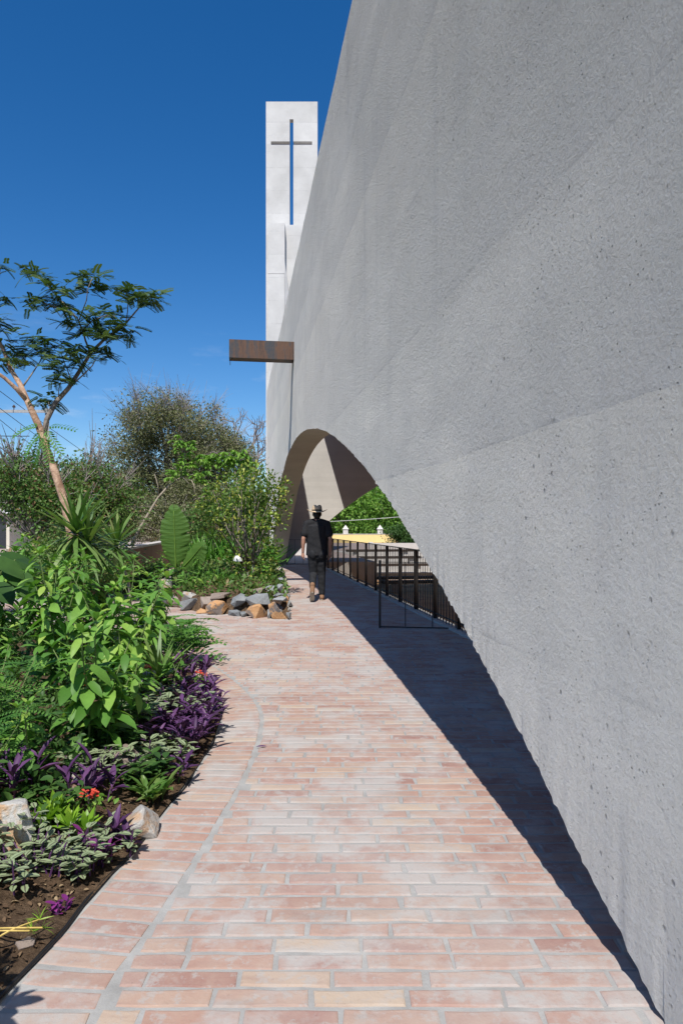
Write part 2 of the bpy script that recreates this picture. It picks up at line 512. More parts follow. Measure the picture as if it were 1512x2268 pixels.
M = {}
M['wall'] = mat_shotcrete()
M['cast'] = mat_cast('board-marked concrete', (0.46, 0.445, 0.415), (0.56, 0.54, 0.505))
M['white_conc'] = mat_cast('pale tower concrete', (0.52, 0.51, 0.49), (0.66, 0.65, 0.63), 1.1)  # the tower concrete's own pale tone
M['brick'] = mat_brick()
M['mortar'] = mat_mortar()
M['far_paving'] = mat_far_paving()
M['soil'] = mat_soil()
M['earth'] = mat_plain('dry earth', (0.20, 0.16, 0.11), 0.95, 0.1, 0, 0.3, 0.8, 0.5, 12)
M['pit'] = mat_plain('brown sunken floor', (0.50, 0.28, 0.13), 0.9, 0.15, 0, 0.25, 2.0, 0.3, 30)
M['bench'] = mat_plain('pale bench concrete', (0.52, 0.49, 0.45), 0.85, 0.2, 0, 0.1, 3.0, 0.3, 40)
M['steel'] = mat_plain('dark steel', (0.035, 0.033, 0.032), 0.5, 0.4, 0.6, 0.25, 8.0)
def mat_rust():
    t = NT('weathered steel'); v = t.pos()
    n = t.noise(2.6, 5, 0.6, t.n('ShaderNodeMapping', Vector=v, Scale=(3.2, 1, 0.5)).outputs[0]).outputs['Fac']
    n2 = t.noise(22.0, 6, 0.7, v).outputs['Fac']
    c = t.ramp(n, [(0.3, (0.05, 0.06, 0.072)), (0.44, (0.065, 0.062, 0.064)), (0.53, (0.13, 0.07, 0.045)), (0.68, (0.07, 0.05, 0.043))])
    c = t.mix(t.rng_(n2, 0.45, 0.7, 0, 0.3), c, C4((0.19, 0.105, 0.06)))
    return t.out(c, 0.62, 0.4, t.bump(n2, 0.2, 0.003), 0.25)
M['rust'] = mat_rust()
M['tube'] = mat_plain('black rubber edging', (0.012, 0.012, 0.013), 0.55, 0.4)
M['brown_wall'] = mat_cast('brown pigmented concrete', (0.21, 0.125, 0.09), (0.27, 0.17, 0.125), 0.9)
M['cap'] = mat_plain('pale wall coping', (0.52, 0.48, 0.44), 0.9, 0.2)
M['yellow'] = mat_plain('cream yellow render', (0.80, 0.62, 0.27), 0.9, 0.15, 0, 0.06, 1.5)
M['stone_white'] = mat_plain('whitewashed stone', (0.66, 0.62, 0.56), 0.9, 0.15)
M['rock_o'] = mat_rock('orange volcanic rock', (0.50, 0.27, 0.12), (0.60, 0.38, 0.21), (0.17, 0.16, 0.155))
M['rock_g'] = mat_rock('blue grey rock', (0.20, 0.215, 0.225), (0.33, 0.345, 0.35))
M['rock_b'] = mat_rock('brown grey rock', (0.26, 0.20, 0.165), (0.36, 0.31, 0.27))
M['rock_p'] = mat_rock('pale grey rock', (0.42, 0.41, 0.39), (0.55, 0.53, 0.49), (0.50, 0.33, 0.20))
M['seat_shade'] = mat_plain('bench seat in shade tone', (0.06, 0.045, 0.035), 0.85, 0.2)  # dark seat colour stands in for the shade bands among the benches
# ================================================================== THE SETTING
SL = -0.1519                               # the wall runs slightly to the left as it recedes
O2 = Vector((1.1974, 0.0))
T2 = Vector((SL, 1.0)).normalized()        # along the wall, away from the camera
N2 = Vector((T2.y, -T2.x))                 # into the chapel

def loc(u, v, z=0.0):
    p = O2 + T2 * u + N2 * v
    return Vector((p.x, p.y, z))

PV = 1.78                                  # where the paving ends and the sunken nave begins
def cells(us, vs, skip, z):
    mb = MB()
    for i in range(len(us) - 1):
        for j in range(len(vs) - 1):
            if (i, j) in skip: continue
            mb.add([loc(us[i], vs[j], z), loc(us[i], vs[j+1], z), loc(us[i+1], vs[j+1], z), loc(us[i+1], vs[j], z)], [(0, 1, 2, 3)])
    return mb

PIT = {(1, 1), (1, 2), (2, 2)}
g = cells([-900, 1.0, 26.5, 38.5, 900], [-900, PV, 4.2, 14, 900], PIT, -0.03).build('ground', M['earth'])
tag(g, kind='structure')
pl = MB()
pl.add([loc(26.0, -9, -0.004), loc(26.0, PV, -0.004), loc(26.5, PV, -0.004), loc(26.5, -9, -0.004)], [(0, 1, 2, 3)])
for (a, b, c, d) in ((26.5, 62, -16, 4.2), (38.5, 62, 4.2, 30)):
    pl.add([loc(a, c, -0.004), loc(a, d, -0.004), loc(b, d, -0.004), loc(b, c, -0.004)], [(0, 1, 2, 3)])
tag(pl.build('plaza', M['far_paving']), kind='structure')

path = MB().add([loc(-5, -11), loc(-5, PV), loc(26.0, PV), loc(26.0, -11)], [(0, 1, 2, 3)]).build('path', M['mortar'])
tag(path, kind='structure')

# sunken nave: floor, side walls and terraces
nave = MB()
Z0 = -1.25
nave.add([loc(1, PV, Z0), loc(1, 14, Z0), loc(26.5, 14, Z0), loc(26.5, PV, Z0)], [(0, 1, 2, 3)])
nave.add([loc(26.5, 4.2, Z0), loc(26.5, 14, Z0), loc(33, 14, Z0), loc(33, 4.2, Z0)], [(0, 1, 2, 3)])
nf = nave.build('sunken_floor', M['pit']); tag(nf, kind='structure')
sw = MB()
def vq(a, b, z0, z1):
    sw.add([(a.x, a.y, z0), (b.x, b.y, z0), (b.x, b.y, z1), (a.x, a.y, z1)], [(0, 1, 2, 3)])
ring = [loc(1, PV), loc(26.5, PV), loc(26.5, 4.2), loc(38.5, 4.2), loc(38.5, 14), loc(1, 14), loc(1, PV)]
for a, b in zip(ring[:-1], ring[1:]): vq(a, b, Z0, -0.002)
swo = sw.build('sunken_wall', M['bench']); tag(swo, kind='structure')
st = empty('terraced_steps', loc(33, 9, Z0)); tag(st, kind='structure')
for k in range(4):
    z1 = Z0 + 0.31 * (k + 1)
    u0 = 33 + 1.35 * k
    a, b, c, d = loc(u0, 4.23), loc(u0, 13.97), loc(38.48, 13.97), loc(38.48, 4.23)
    m = MB(); o0 = st.location
    vs = [Vector((p.x, p.y, z)) - o0 for z in (Z0 + 0.002 * k, z1) for p in (a, b, c, d)]
    m.add(vs, [(0, 3, 2, 1), (4, 5, 6, 7), (0, 1, 5, 4), (1, 2, 6, 5), (2, 3, 7, 6), (3, 0, 4, 7)])
    m.build('step', M['bench'], st)

# benches in rows inside the sunken nave
ang = math.atan2(T2.y, T2.x) - math.pi / 2
bi = 0
rows_ = [(27.0, Z0), (29.2, Z0), (31.3, Z0), (33.55, Z0 + 0.31), (34.9, Z0 + 0.62), (36.2, Z0 + 0.93)]
words = ['nearest', 'second', 'third', 'fourth', 'fifth', 'farthest']
for ri, (u0, zb) in enumerate(rows_):
    for side, v0 in (('left', 6.4), ('right', 10.4)):
        e = empty('concrete_bench', loc(u0, v0, zb), ang)
        tag(e, 'low bench with seat coloured dark as shade in the sunken nave, %s row from the railing, %s half' % (words[ri], side), 'bench', 'benches in the sunken nave')
        MB().box((-1.85, -0.25, 0.34), (1.85, 0.25, 0.46)).build('seat', M['seat_shade'], e, bevel=0.006)
        for x in (-1.35, 1.35):
            MB().box((x - 0.12, -0.15, 0), (x + 0.12, 0.15, 0.339)).build('leg', M['bench'], e)

# ------------------------------------------------------------------ the chapel
ay = np.array([24.9, 23.0, 21.1, 18.9, 17.4, 15.74, 14.3, 12.8, 11.5, 10.5, 9.1, 7.5, 6.38, 5.7, 5.08, 4.58, 3.83, 3.5, 2.97, 2.67, 2.34, 2.07, 1.895])
az = np.array([0, 1.06, 1.96, 2.67, 2.96, 3.13, 3.17, 3.175, 3.06, 2.9, 2.62, 2.26, 1.96, 1.69, 1.467, 1.25, .98, .817, .565, .40, .21, .08, 0])
YA, YB = 1.895, 24.9
w_ = np.ones_like(ay); w_[0] = w_[-1] = 6
xn = (ay - YA) / (YB - YA)
basis = lambda x: np.stack([x * (1 - x) * x ** k for k in range(5)], -1)
cf = np.linalg.lstsq(basis(xn) * w_[:, None], az * w_, rcond=None)[0]
def arch(Y):
    x = (np.asarray(Y) - YA) / (YB - YA)
    return basis(x) @ cf

chapel = empty('chapel', loc(26, 0.3))
tag(chapel, 'huge grey concrete chapel wall with a low wide arch beside the path', 'building')
CO = chapel.location
TOP, TH = 6.9, 0.55
Ys = np.unique(np.concatenate([np.linspace(-4, YA, 40), np.linspace(YA, 6, 170), np.linspace(6, YB, 260), np.linspace(YB, 28, 16)]))
nz = 30
fv, bv, ff = [], [], []
jr = np.random.default_rng(5)
for Y in Ys:
    inside = YA < Y < YB
    zb = max(-0.02, float(arch(Y))) if inside else -0.02
    jz = 0.0
    if inside and 0.02 < zb:
        jz = float(jr.normal() * 0.0035) + 0.004 * mnoise.noise(Vector((Y * 2.1, 0, 0)))
    u = Y / T2.y
    for k in range(nz + 1):
        t = k / nz
        z = (zb + jz) * (1 - t) + TOP * t
        wv = 0.011 * mnoise.noise(Vector((u * 0.7, z * 0.7, 0))) + 0.004 * mnoise.noise(Vector((u * 2.3, z * 2.3, 4.0)))
        if k == 0: wv += float(jr.normal() * 0.003)
        fv.append(loc(u, wv, z) - CO)
        bv.append(loc(u, TH, (zb * (1 - t) + TOP * t)) - CO)
nc = len(Ys); q = nz + 1
front = MB().add(fv, [(i*q+k, i*q+k+1, (i+1)*q+k+1, (i+1)*q+k) for i in range(nc-1) for k in range(nz)])
fw = front.build('outer_wall_face', M['wall'], chapel, True)
back = MB(); back.v = [tuple(p) for p in bv] ; nb = len(bv)
back.f = [(i*q+k, (i+1)*q+k, (i+1)*q+k+1, i*q+k+1) for i in range(nc-1) for k in range(nz)]
back.build('inner_wall_face', M['cast'], chapel)
rev = MB()
for i in range(nc):
    rev.v.append(tuple(fv[i*q])); rev.v.append(tuple(bv[i*q]))
rev.f = [(2*i, 2*i+2, 2*i+3, 2*i+1) for i in range(nc-1)]
rev.build('arch_reveal', M['cast'], chapel)
tp = MB()
for i in range(nc):
    tp.v.append(tuple(fv[i*q+nz])); tp.v.append(tuple(bv[i*q+nz]))
tp.f = [(2*i, 2*i+1, 2*i+3, 2*i+2) for i in range(nc-1)]
for i in (0, nc - 1):
    b = len(tp.v)
    for k in range(q): tp.v += [tuple(fv[i*q+k]), tuple(bv[i*q+k])]
    for k in range(nz): tp.f.append((b+2*k, b+2*k+1, b+2*k+3, b+2*k+2))
tp.build('wall_top', M['cast'], chapel)

# the wall at right angles beyond, with its own arch
BX0, BY0, BS, BHt = -2.04, 25.3, 14.0, 3.95
bw = MB(); Xs = np.concatenate([[-2.32], np.linspace(BX0, BX0 + BS, 120), [BX0 + BS + 0.6]])
fq, bq = [], []
for X in Xs:
    s_ = (X - BX0) / BS
    zb = 4 * BHt * s_ * (1 - s_) if 0 < s_ < 1 else 0.0
    if s_ > 1: zb = -0.3
    for z in (zb, 6.6):
        fq.append(Vector((X, BY0 + 0.006 * X, z)) - CO); bq.append(Vector((X, BY0 + 0.5, z)) - CO)
n_ = len(Xs); bw.v = [tuple(p) for p in fq + bq]; m_ = 2 * n_
for i in range(n_ - 1):
    a, b, c, d = 2*i, 2*i+1, 2*i+3, 2*i+2
    bw.f += [(a, d, c, b), (m_+a, m_+b, m_+c, m_+d), (a, m_+a, m_+d, d), (b, c, m_+c, m_+b)]
bw.build('far_arch_wall', M['cast'], chapel)
# roof slab: stops short of the outer wall and leaves a slot of daylight
rs = MB()
edge = [(-4, 2.9), (10, 2.75), (17, 2.5), (20, 2.3), (22.0, 2.02), (22.9, 1.88), (24.0, 1.72), (25.6, 1.5)]
lo = [loc(u, v, 6.3) - CO for u, v in edge] + [loc(25.6, 14.5, 6.3) - CO, loc(-4, 14.5, 6.3) - CO]
hi = [p + Vector((0, 0, 0.25)) for p in lo]
k = len(lo)
rs.v = [tuple(p) for p in lo + hi]
rs.f = [tuple(range(k)), tuple(reversed(range(k, 2*k)))] + [(i, k+i, k+(i+1) % k, (i+1) % k) for i in range(k)]
rs.build('roof_slab', M['cast'], chapel)
# unseen side and end walls, added to keep sky light out of the chapel
for nm, (u0, u1, v0, v1) in (('side_wall', (-3.9, 25.3, 14.05, 14.45)), ('added_end_wall', (-3.9, -3.5, 0.56, 14.04))):
    m = MB(); ps = [loc(u0, v0), loc(u0, v1), loc(u1, v1), loc(u1, v0)]
    m.v = [tuple(Vector((p.x, p.y, z)) - CO) for z in (Z0, 6.298) for p in ps]
    m.f = [(0, 3, 2, 1), (4, 5, 6, 7), (0, 1, 5, 4), (1, 2, 6, 5), (2, 3, 7, 6), (3, 0, 4, 7)]
    m.build(nm, M['cast'], chapel)
# the legs far to the right that carry the slab
for (u, v) in ((2, 13.6), (24.6, 13.6)):
    p = loc(u, v) - CO
    MB().box((p.x - 0.45, p.y - 0.45, Z0), (p.x + 0.45, p.y + 0.45, 6.302)).build('pier', M['cast'], chapel)

# rain spout: folded weathered steel channel standing out from the wall
def wallp(px, py):
    Y = O2.x / ((px - 756) / F - SL)
    return at(px, py, Y)
sp0 = wallp(650, 781)
d_ = -N2
sp = empty('rain_spout', (sp0.x, sp0.y, sp0.z), math.atan2(d_.y, d_.x))
sp.parent = chapel; sp.location = Vector((sp0.x, sp0.y, sp0.z)) - CO
Ls, Hs, Ws = 1.36, 0.19, 0.16
ch = MB().box((-0.1, -Ws, -Hs), (Ls, -Ws + 0.012, Hs)).box((-0.1, Ws - 0.012, -Hs), (Ls, Ws, Hs)).box((-0.1, -Ws + 0.0125, -Hs + 0.004), (Ls, Ws - 0.0125, -Hs + 0.016))
ch.build('channel', M['rust'], sp)
MB().box((Ls - 0.025, -Ws - 0.004, -Hs - 0.09), (Ls - 0.013, -Ws + 0.02, -Hs)).build('drip_lip', M['rust'], sp)

# ------------------------------------------------------------------ bell tower with a cross cut through it
TY = 33.0
tx = lambda px: (px - 756) / F * TY
tz = lambda py: CH - (py - HY) / F * TY
tower = empty('cross_tower', (tx(646), TY, 0))
tag(tower, 'tall white concrete tower slab with a cross cut through its top', 'tower')
def tb(name, px0, px1, py0, py1, y0=0.0, y1=0.30):
    o = MB().box((tx(px0) - tower.location.x, y0, tz(py1)), (tx(px1) - tower.location.x, y1, tz(py0))).build(name, M['white_conc'], tower)
    return o
XL, XR, ZT = 589, 703, 225
e = MB()
tl = tower.location.x
def tbox(px0, px1, py0, py1, y0=0.0, y1=0.30):
    e.box((tx(px0) - tl, y0, tz(py1)), (tx(px1) - tl, y1, tz(py0)))
# slab assembled round the cross-shaped slot as one grid of cells
gx = [XL, 600, 641.5, 649.5, 691, XR]; gz = [ZT, 264, 313, 321, 498, 1232]
slot = {(2, 1), (2, 2), (2, 3), (1, 2), (3, 2)}
idx = {}
def gv(i, j, y):
    if (i, j, y) not in idx:
        idx[(i, j, y)] = len(e.v); e.v.append((tx(gx[i]) - tl, y, tz(gz[j])))
    return idx[(i, j, y)]
TD = 0.30
for i in range(5):
    for j in range(5):
        if (i, j) in slot: continue
        e.f.append((gv(i, j+1, 0), gv(i+1, j+1, 0), gv(i+1, j, 0), gv(i, j, 0)))
        e.f.append((gv(i, j, TD), gv(i+1, j, TD), gv(i+1, j+1, TD), gv(i, j+1, TD)))
        for (di, dj, A, B) in ((-1, 0, (i, j), (i, j+1)), (1, 0, (i+1, j+1), (i+1, j)), (0, -1, (i+1, j), (i, j)), (0, 1, (i, j+1), (i+1, j+1))):
            ni, nj = i + di, j + dj
            if ni < 0 or ni > 4 or nj < 0 or nj > 4 or (ni, nj) in slot:
                e.f.append((gv(*A, 0), gv(*A, TD), gv(*B, TD), gv(*B, 0)))
e.build('slab', M['white_conc'], tower)
# lower flank: a pier on the left and a panel that slopes away from it
pier = MB(); D = 0.55
pier.box((tx(596) - tl, -D, tz(1235)), (tx(632) - tl, -0.002, tz(616)))
pier.build('lower_pier', M['white_conc'], tower)
pier2 = MB().box((tx(596) - tl, -D + 0.004, tz(615)), (tx(632.3) - tl, -0.002, tz(505)))
pier2.build('upper_pier', M['white_conc'], tower)
pan = MB(); x0 = tx(632.35) - tl; w = 0.8
z1_, z0_ = tz(588), tz(880)
pan.v = [(x0, -D + 0.002, z1_), (x0, -0.003, z1_), (x0 + w, -0.003, z0_), (x0, -D + 0.002, z0_), (x0, -0.003, z0_)]
pan.f = [(0, 3, 2, 1), (0, 1, 4, 3), (3, 4, 2), (1, 2, 4)]
pan.build('sloping_flank', M['white_conc'], tower)
MB().box((tx(632.4) - tl, -0.06, tz(1234)), (tx(701) - tl, -0.0031, tz(500))).build('lower_panel', M['white_conc'], tower)

# ------------------------------------------------------------------ brick paving
def smooth_curve(pts, n):
    pts = [Vector((*p, 0)) for p in pts]
    out = []
    for i in range(len(pts) - 1):
        p0, p1, p2, p3 = pts[max(i-1, 0)], pts[i], pts[i+1], pts[min(i+2, len(pts)-1)]
        for k in range(n):
            t = k / n
            out.append(0.5 * ((2*p1) + (-p0 + p2)*t + (2*p0 - 5*p1 + 4*p2 - p3)*t*t + (-p0 + 3*p1 - 3*p2 + p3)*t**3))
    out.append(pts[-1])
    return out
MC = smooth_curve([(-0.78, -1.0), (-0.74, 0.4), (-0.715, 1.4), (-0.70, 1.92), (-0.69, 2.13), (-0.661, 2.34), (-0.628, 2.6), (-0.60, 2.9), (-0.57, 3.26), (-0.533, 3.88), (-0.535, 4.4), (-0.56, 4.81),
                   (-0.62, 5.21), (-0.73, 5.6), (-0.874, 5.98), (-1.03, 6.34), (-1.42, 7.1), (-1.95, 7.9), (-2.6, 8.6), (-3.4, 9.15), (-4.4, 9.5), (-6.0, 9.75), (-9, 9.9)], 10)
# even steps along the curve
def resample(c, step):
    out = [c[0].copy()]; acc = 0.0
    for a, b in zip(c[:-1], c[1:]):
        L = (b - a).length; pos = step - acc
        while pos <= L:
            out.append(a.lerp(b, pos / L)); pos += step
        acc = (acc + L) % step if L else acc
    return out
EC = []
for i, p in enumerate(MC):
    d = (MC[min(i+1, len(MC)-1)] - MC[max(i-1, 0)]).normalized()
    EC.append(p + Vector((-d.y, d.x, 0)) * 0.30)
mcx = np.array([p.x for p in MC]); mcy = np.array([p.y for p in MC])
ecx = np.array([p.x for p in EC]); ecy = np.array([p.y for p in EC])
def x_left(Y):
    return float(np.interp(Y, mcy, mcx)) if Y < 9.7 else -8.0

ISL = [(-0.72, 10.08), (-1.455, 10.40), (-2.37, 10.95), (-2.95, 11.7), (-3.6, 13.4), (-4.1, 16.5), (-4.3, 20.5), (-3.4, 23.6), (-2.45, 23.2), (-2.05, 20.8), (-1.42, 16.6), (-1.0, 12.9)]
def in_poly(x, y, P):
    r = False; j = len(P) - 1
    for i in range(len(P)):
        if (P[i][1] > y) != (P[j][1] > y) and x < (P[j][0] - P[i][0]) * (y - P[i][1]) / (P[j][1] - P[i][1]) + P[i][0]: r = not r
        j = i
    return r
ISL_IN = [(x * 0.93 - 0.15, 16.5 + (y - 16.5) * 0.95) for x, y in ISL]

def brick_verts(L, W, h, jit):
    # worn outline: eight points, none of the edges quite straight
    nx = [-0.5, -0.17, 0.18, 0.5]
    o = [(x * L, -W/2) for x in nx] + [(x * L, W/2) for x in reversed(nx)]
    o = [(x + jit.normal() * 0.0028, y + jit.normal() * 0.0026) for x, y in o]
    b = 0.004
    ins = lambda x, y, k: (x - math.copysign(min(b * k, abs(x)), x) if abs(x) > 0.35 * L else x, y - math.copysign(b * k, y))
    r1 = [ins(x, y, 0.35) for x, y in o]; r2 = [ins(x, y, 1.5 + abs(jit.normal()) * 0.4) for x, y in o]
    vs = [(x, y, -0.001) for x, y in o] + [(x, y, h * 0.5) for x, y in r1] + [(x, y, h) for x, y in r2]
    fs = [(16, 17, 22, 23), (17, 18, 21, 22), (18, 19, 20, 21)]
    for k in range(8):
        k2 = (k + 1) % 8
        fs += [(k, k2, 8+k2, 8+k), (8+k, 8+k2, 16+k2, 16+k)]
    return vs, fs
PITCH_Y, PITCH_X = 0.0862, 0.2865
bricks = []                                 # (cx, cy, length, width, angle)
jr = np.random.default_rng(8)
row = 0; Y = 0.9
while Y < 25.6:
    xr = O2.x + SL * Y + 1.74 / N2.x * 1.0
    off = (0.5 if row % 2 else 0.0) * PITCH_X + float(jr.normal() * 0.035) + (row // 2 % 5) * 0.012
    xl = x_left(Y) + 0.012
    if Y >= 9.7: xl = -6.0
    k = math.floor((xl - off) / PITCH_X)
    while True:
        a = off + k * PITCH_X; b = a + PITCH_X - 0.0145
        k += 1
        if a > xr: break
        a = max(a, xl); b = min(b, xr)
        if b - a < 0.035: continue
        cx = (a + b) / 2
        if in_poly(cx, Y, ISL_IN): continue
        bricks.append((cx, Y, b - a, PITCH_Y - 0.0135, float(jr.normal() * 0.004)))
    Y += PITCH_Y + float(jr.normal() * 0.0006); row += 1
band = resample(MC, 0.0885)
ebs = []
for i in range(1, len(band) - 1):
    p = band[i]
    if p.y < 0.9: continue
    d = (band[i+1] - band[i-1]).normalized(); n = Vector((-d.y, d.x, 0))
    c = p + n * 0.152
    if c.x < -6: break
    ebs.append((c.x, c.y, 0.268, 0.0735, math.atan2(n.y, n.x) + float(jr.normal() * 0.012)))
def in_view(x, y):
    if y < 1.8: return False
    return 0 < 756 + F * x / y < 1512 and HY + CH * F / y < 2280
allb = [(b, 0) for b in bricks] + [(b, 1) for b in ebs]
seen = sorted([b for b in allb if in_view(b[0][0], b[0][1])], key=lambda b: b[0][1])
near = seen[:299]; nearset = set(id(b) for b in near)
for b, kind in near:
    vs, fs = brick_verts(b[2], b[3], 0.002 + float(jr.random()) * 0.003, jr)
    o = MB().add(vs, fs).build('brick', M['brick'], path, loc=(b[0], b[1], 0.0))
    o.rotation_euler = (float(jr.normal() * 0.003), float(jr.normal() * 0.002), b[4])
fld = MB(); rv = []
for bb in allb:
    if id(bb) in nearset: continue
    b = bb[0]
    vs, fs = brick_verts(b[2], b[3], 0.002 + float(jr.random()) * 0.003, jr)
    c, s_ = math.cos(b[4]), math.sin(b[4])
    fld.add([(b[0] + c*x - s_*y, b[1] + s_*x + c*y, z) for x, y, z in vs], fs)
    rv += [float(jr.random())] * 24
fo = fld.build('brick_field', M['brick'], path)
fo['kind'] = 'stuff'
at_ = fo.data.attributes.new('rnd', 'FLOAT', 'POINT'); at_.data.foreach_set('value', rv)

# ------------------------------------------------------------------ garden bed with soil and rubber edging
bed = MB(); NT_ = 46
ec = [p for p in EC if p.x > -8.5 or p.y < 9]
ec = resample(ec, 0.06)
for i, p in enumerate(ec):
    for k in range(NT_ + 1):
        t = (k / NT_) ** 1.6
        if p.y < 8.0 or True:
            tgt = Vector((-8.5, min(p.y, 9.0) - max(0, p.y - 8) * 0.6, 0))
        q_ = p.lerp(tgt, t)
        dist = (q_ - p).length
        sm = min(1, dist / 0.7); sm = sm * sm * (3 - 2 * sm)
        z = 0.012 + 0.13 * sm + (0.018 * mnoise.noise(Vector((q_.x * 6, q_.y * 6, 0))) + 0.012 * mnoise.noise(Vector((q_.x * 19, q_.y * 19, 3)))) * min(1, dist / 0.06)
        bed.v.append((q_.x, q_.y, z))
W1 = NT_ + 1
for i in range(len(ec) - 1):
    for k in range(NT_):
        bed.f.append((i*W1+k, (i+1)*W1+k, (i+1)*W1+k+1, i*W1+k+1))
bed_o = bed.build('garden_bed', M['soil'], None, True); tag(bed_o, kind='structure')
def soil_z(x, y):
    ex = float(np.interp(y, ecy, ecx)) if y < 9.6 else -3
    d = max(0.0, ex - x); sm = min(1, d / 0.7)
    return 0.012 + 0.13 * sm * sm * (3 - 2 * sm)
edg = [Vector((p.x + 0.012 * math.sin(p.y * 9), p.y, 0.012 if p.y < 2.6 else 0.004 + 0.004 * math.sin(p.y * 5))) for p in ec if p.y < 8.8]
tag(MB().tube(edg, 0.0065, 6).build('bed_edging', M['tube'], None, True), 'black rubber edging strip between the flower bed and the bricks', 'edging')

# soil clods, dry leaves and twigs lying in the bed
n = 5200
yy = rng.uniform(1.2, 7.5, n); dd = np.abs(rng.normal(0, 0.35, n)) + 0.02
xx = np.interp(yy, ecy, ecx) - dd
zz = np.array([soil_z(a, b) for a, b in zip(xx, yy)])
P_ = np.stack([xx, yy, zz + 0.006], 1)
M['litter'] = mat_leaf('dry leaf litter', [(0, (0.05, 0.032, 0.02)), (0.5, (0.12, 0.075, 0.045)), (0.85, (0.22, 0.145, 0.085)), (1, (0.4, 0.3, 0.18))], 0.85, 0.1, 0.05)
lit = scatter('leaf_litter', tpl_leaf(0.45, 0.1, 0.3), P_, np.stack([rng.normal(size=n), rng.normal(size=n), rng.normal(size=n) * 0.25], 1), rdir(n, 2.0), rng.uniform(0.007, 0.03, n), M['litter'])
tag(link('leaf_litter', lit), 'scattered dry leaves and bark bits on the bare soil edge', 'leaf litter', kind='stuff')

# ------------------------------------------------------------------ brown retaining wall and far things
bwA, bwB = Vector((-4.35, 11.2, 0)), Vector((-6.4, 27.5, 0))
bwl = empty('retaining_wall', bwA, math.atan2(bwB.y - bwA.y, bwB.x - bwA.x))
tag(bwl, 'low brown pigmented concrete wall with pale coping behind the flower bed', 'wall')
Lw = (bwB - bwA).length
npan = 6
for k in range(npan):
    x0, x1 = Lw * k / npan + 0.006, Lw * (k + 1) / npan - 0.006
    MB().box((x0, 0, -0.02), (x1, 0.22, 0.84)).build('panel', M['brown_wall'], bwl, bevel=0.008)
MB().box((-0.02, -0.02, 0.842), (Lw + 0.02, 0.26, 0.90)).build('coping', M['cap'], bwl, bevel=0.006)
# ------------------------------------------------------------------ steel railing along the sunken nave
FV = 1.70
fz = 0.97
kb = MB()
a = [loc(3.0, 1.63), loc(24.9, 1.63), loc(24.9, 1.79), loc(3.0, 1.79)]
kb.v = [(p.x, p.y, z) for z in (-0.05, 0.035) for p in a]
kb.f = [(4, 7, 6, 5), (0, 1, 5, 4), (1, 2, 6, 5), (2, 3, 7, 6), (3, 0, 4, 7)]
tag(kb.build('kerb', M['bench']), kind='structure')
fence = empty('steel_railing', loc(3.2, FV, 0.035), math.atan2(T2.y, T2.x))
tag(fence, 'long dark steel bar railing along the edge of the sunken nave', 'railing')
FL = 21.4
post_m = MB().box((-0.006, -0.028, 0), (0.006, 0.028, fz)).mesh('post', M['steel'])
bar_m = MB().tube([(0, 0, 0), (0, 0, fz - 0.004)], 0.0065, 6).mesh('baluster', M['steel'])
x = 0.15; k = 0
while x < FL:
    if k % 8 == 0: link('post', post_m, fence, (x, 0, 0))
    else: link('baluster', bar_m, fence, (x, 0, 0))
    x += 1.1 / 8; k += 1
MB().box((0, -0.024, fz), (FL, 0.024, fz + 0.012)).build('top_rail', M['steel'], fence)
MB().box((0, -0.012, 0.075), (FL, 0.012, 0.085)).build('bottom_rail', M['steel'], fence)

def side_panel(p, q, label, h=0.93, nb=3):
    d = q - p; L = d.length
    e = empty('railing_panel', p, math.atan2(d.y, d.x))
    tag(e, label, 'railing')
    MB().box((-0.014, -0.02, 0), (0.014, 0.02, h)).build('post', M['steel'], e, bevel=0.002)
    MB().box((0.0141, -0.008, 0.012), (L, 0.008, 0.026)).build('bottom_rail', M['steel'], e)
    MB().box((0.0201, -0.004, h - 0.03), (L, 0.004, h - 0.02)).build('top_rail', M['steel'], e)
    for k in range(nb):
        xk = L * (k + 0.95) / (nb + 0.1)
        MB().tube([(xk, 0, 0.03), (xk, 0, h - 0.03)], 0.006, 6).build('baluster', M['steel'], e)
side_panel(gnd(841, 1391), gnd(1027, 1395), 'short steel railing panel standing across the shaded path with one thick end post')
pA = gnd(634, 1251); pB = gnd(700, 1251)
side_panel(Vector((-1.98, 24.72, 0)), Vector((-0.72, 24.75, 0)), 'short thin railing panel at the foot of the far arch leg', 0.93, 4)

# ------------------------------------------------------------------ behind the chapel: planter, yellow wall, gate piers, cable
pz = empty('raised_planter', (at(905, 1215, 40).x, 40, 0)); 
tag(pz, 'long pale concrete planter with shrubs seen through the arch', 'planter')
pxx = pz.location.x
x0, x1 = at(819, 1204, 40).x - pxx, 9.5
MB().box((x0, 0, -0.02), (x1, 0.25, 0.40)).build('front_wall', M['bench'], pz)
MB().box((x0, 0.2501, -0.02), (x0 + 0.25, 2.6, 0.396)).build('side_wall', M['bench'], pz)
MB().box((x0 + 0.2501, 0.2502, 0), (x1, 2.6, 0.36)).build('soil', M['soil'], pz)
yw = empty('yellow_wall', (0, 57, 0)); tag(yw, 'low cream yellow wall beyond the sunken nave', 'wall')
MB().box((-3, 0, -0.02), (14, 0.3, 0.70)).build('render', M['yellow'], yw)
MB().box((-3.02, -0.03, 0.702), (14.02, 0.33, 0.74)).build('coping', M['stone_white'], yw)
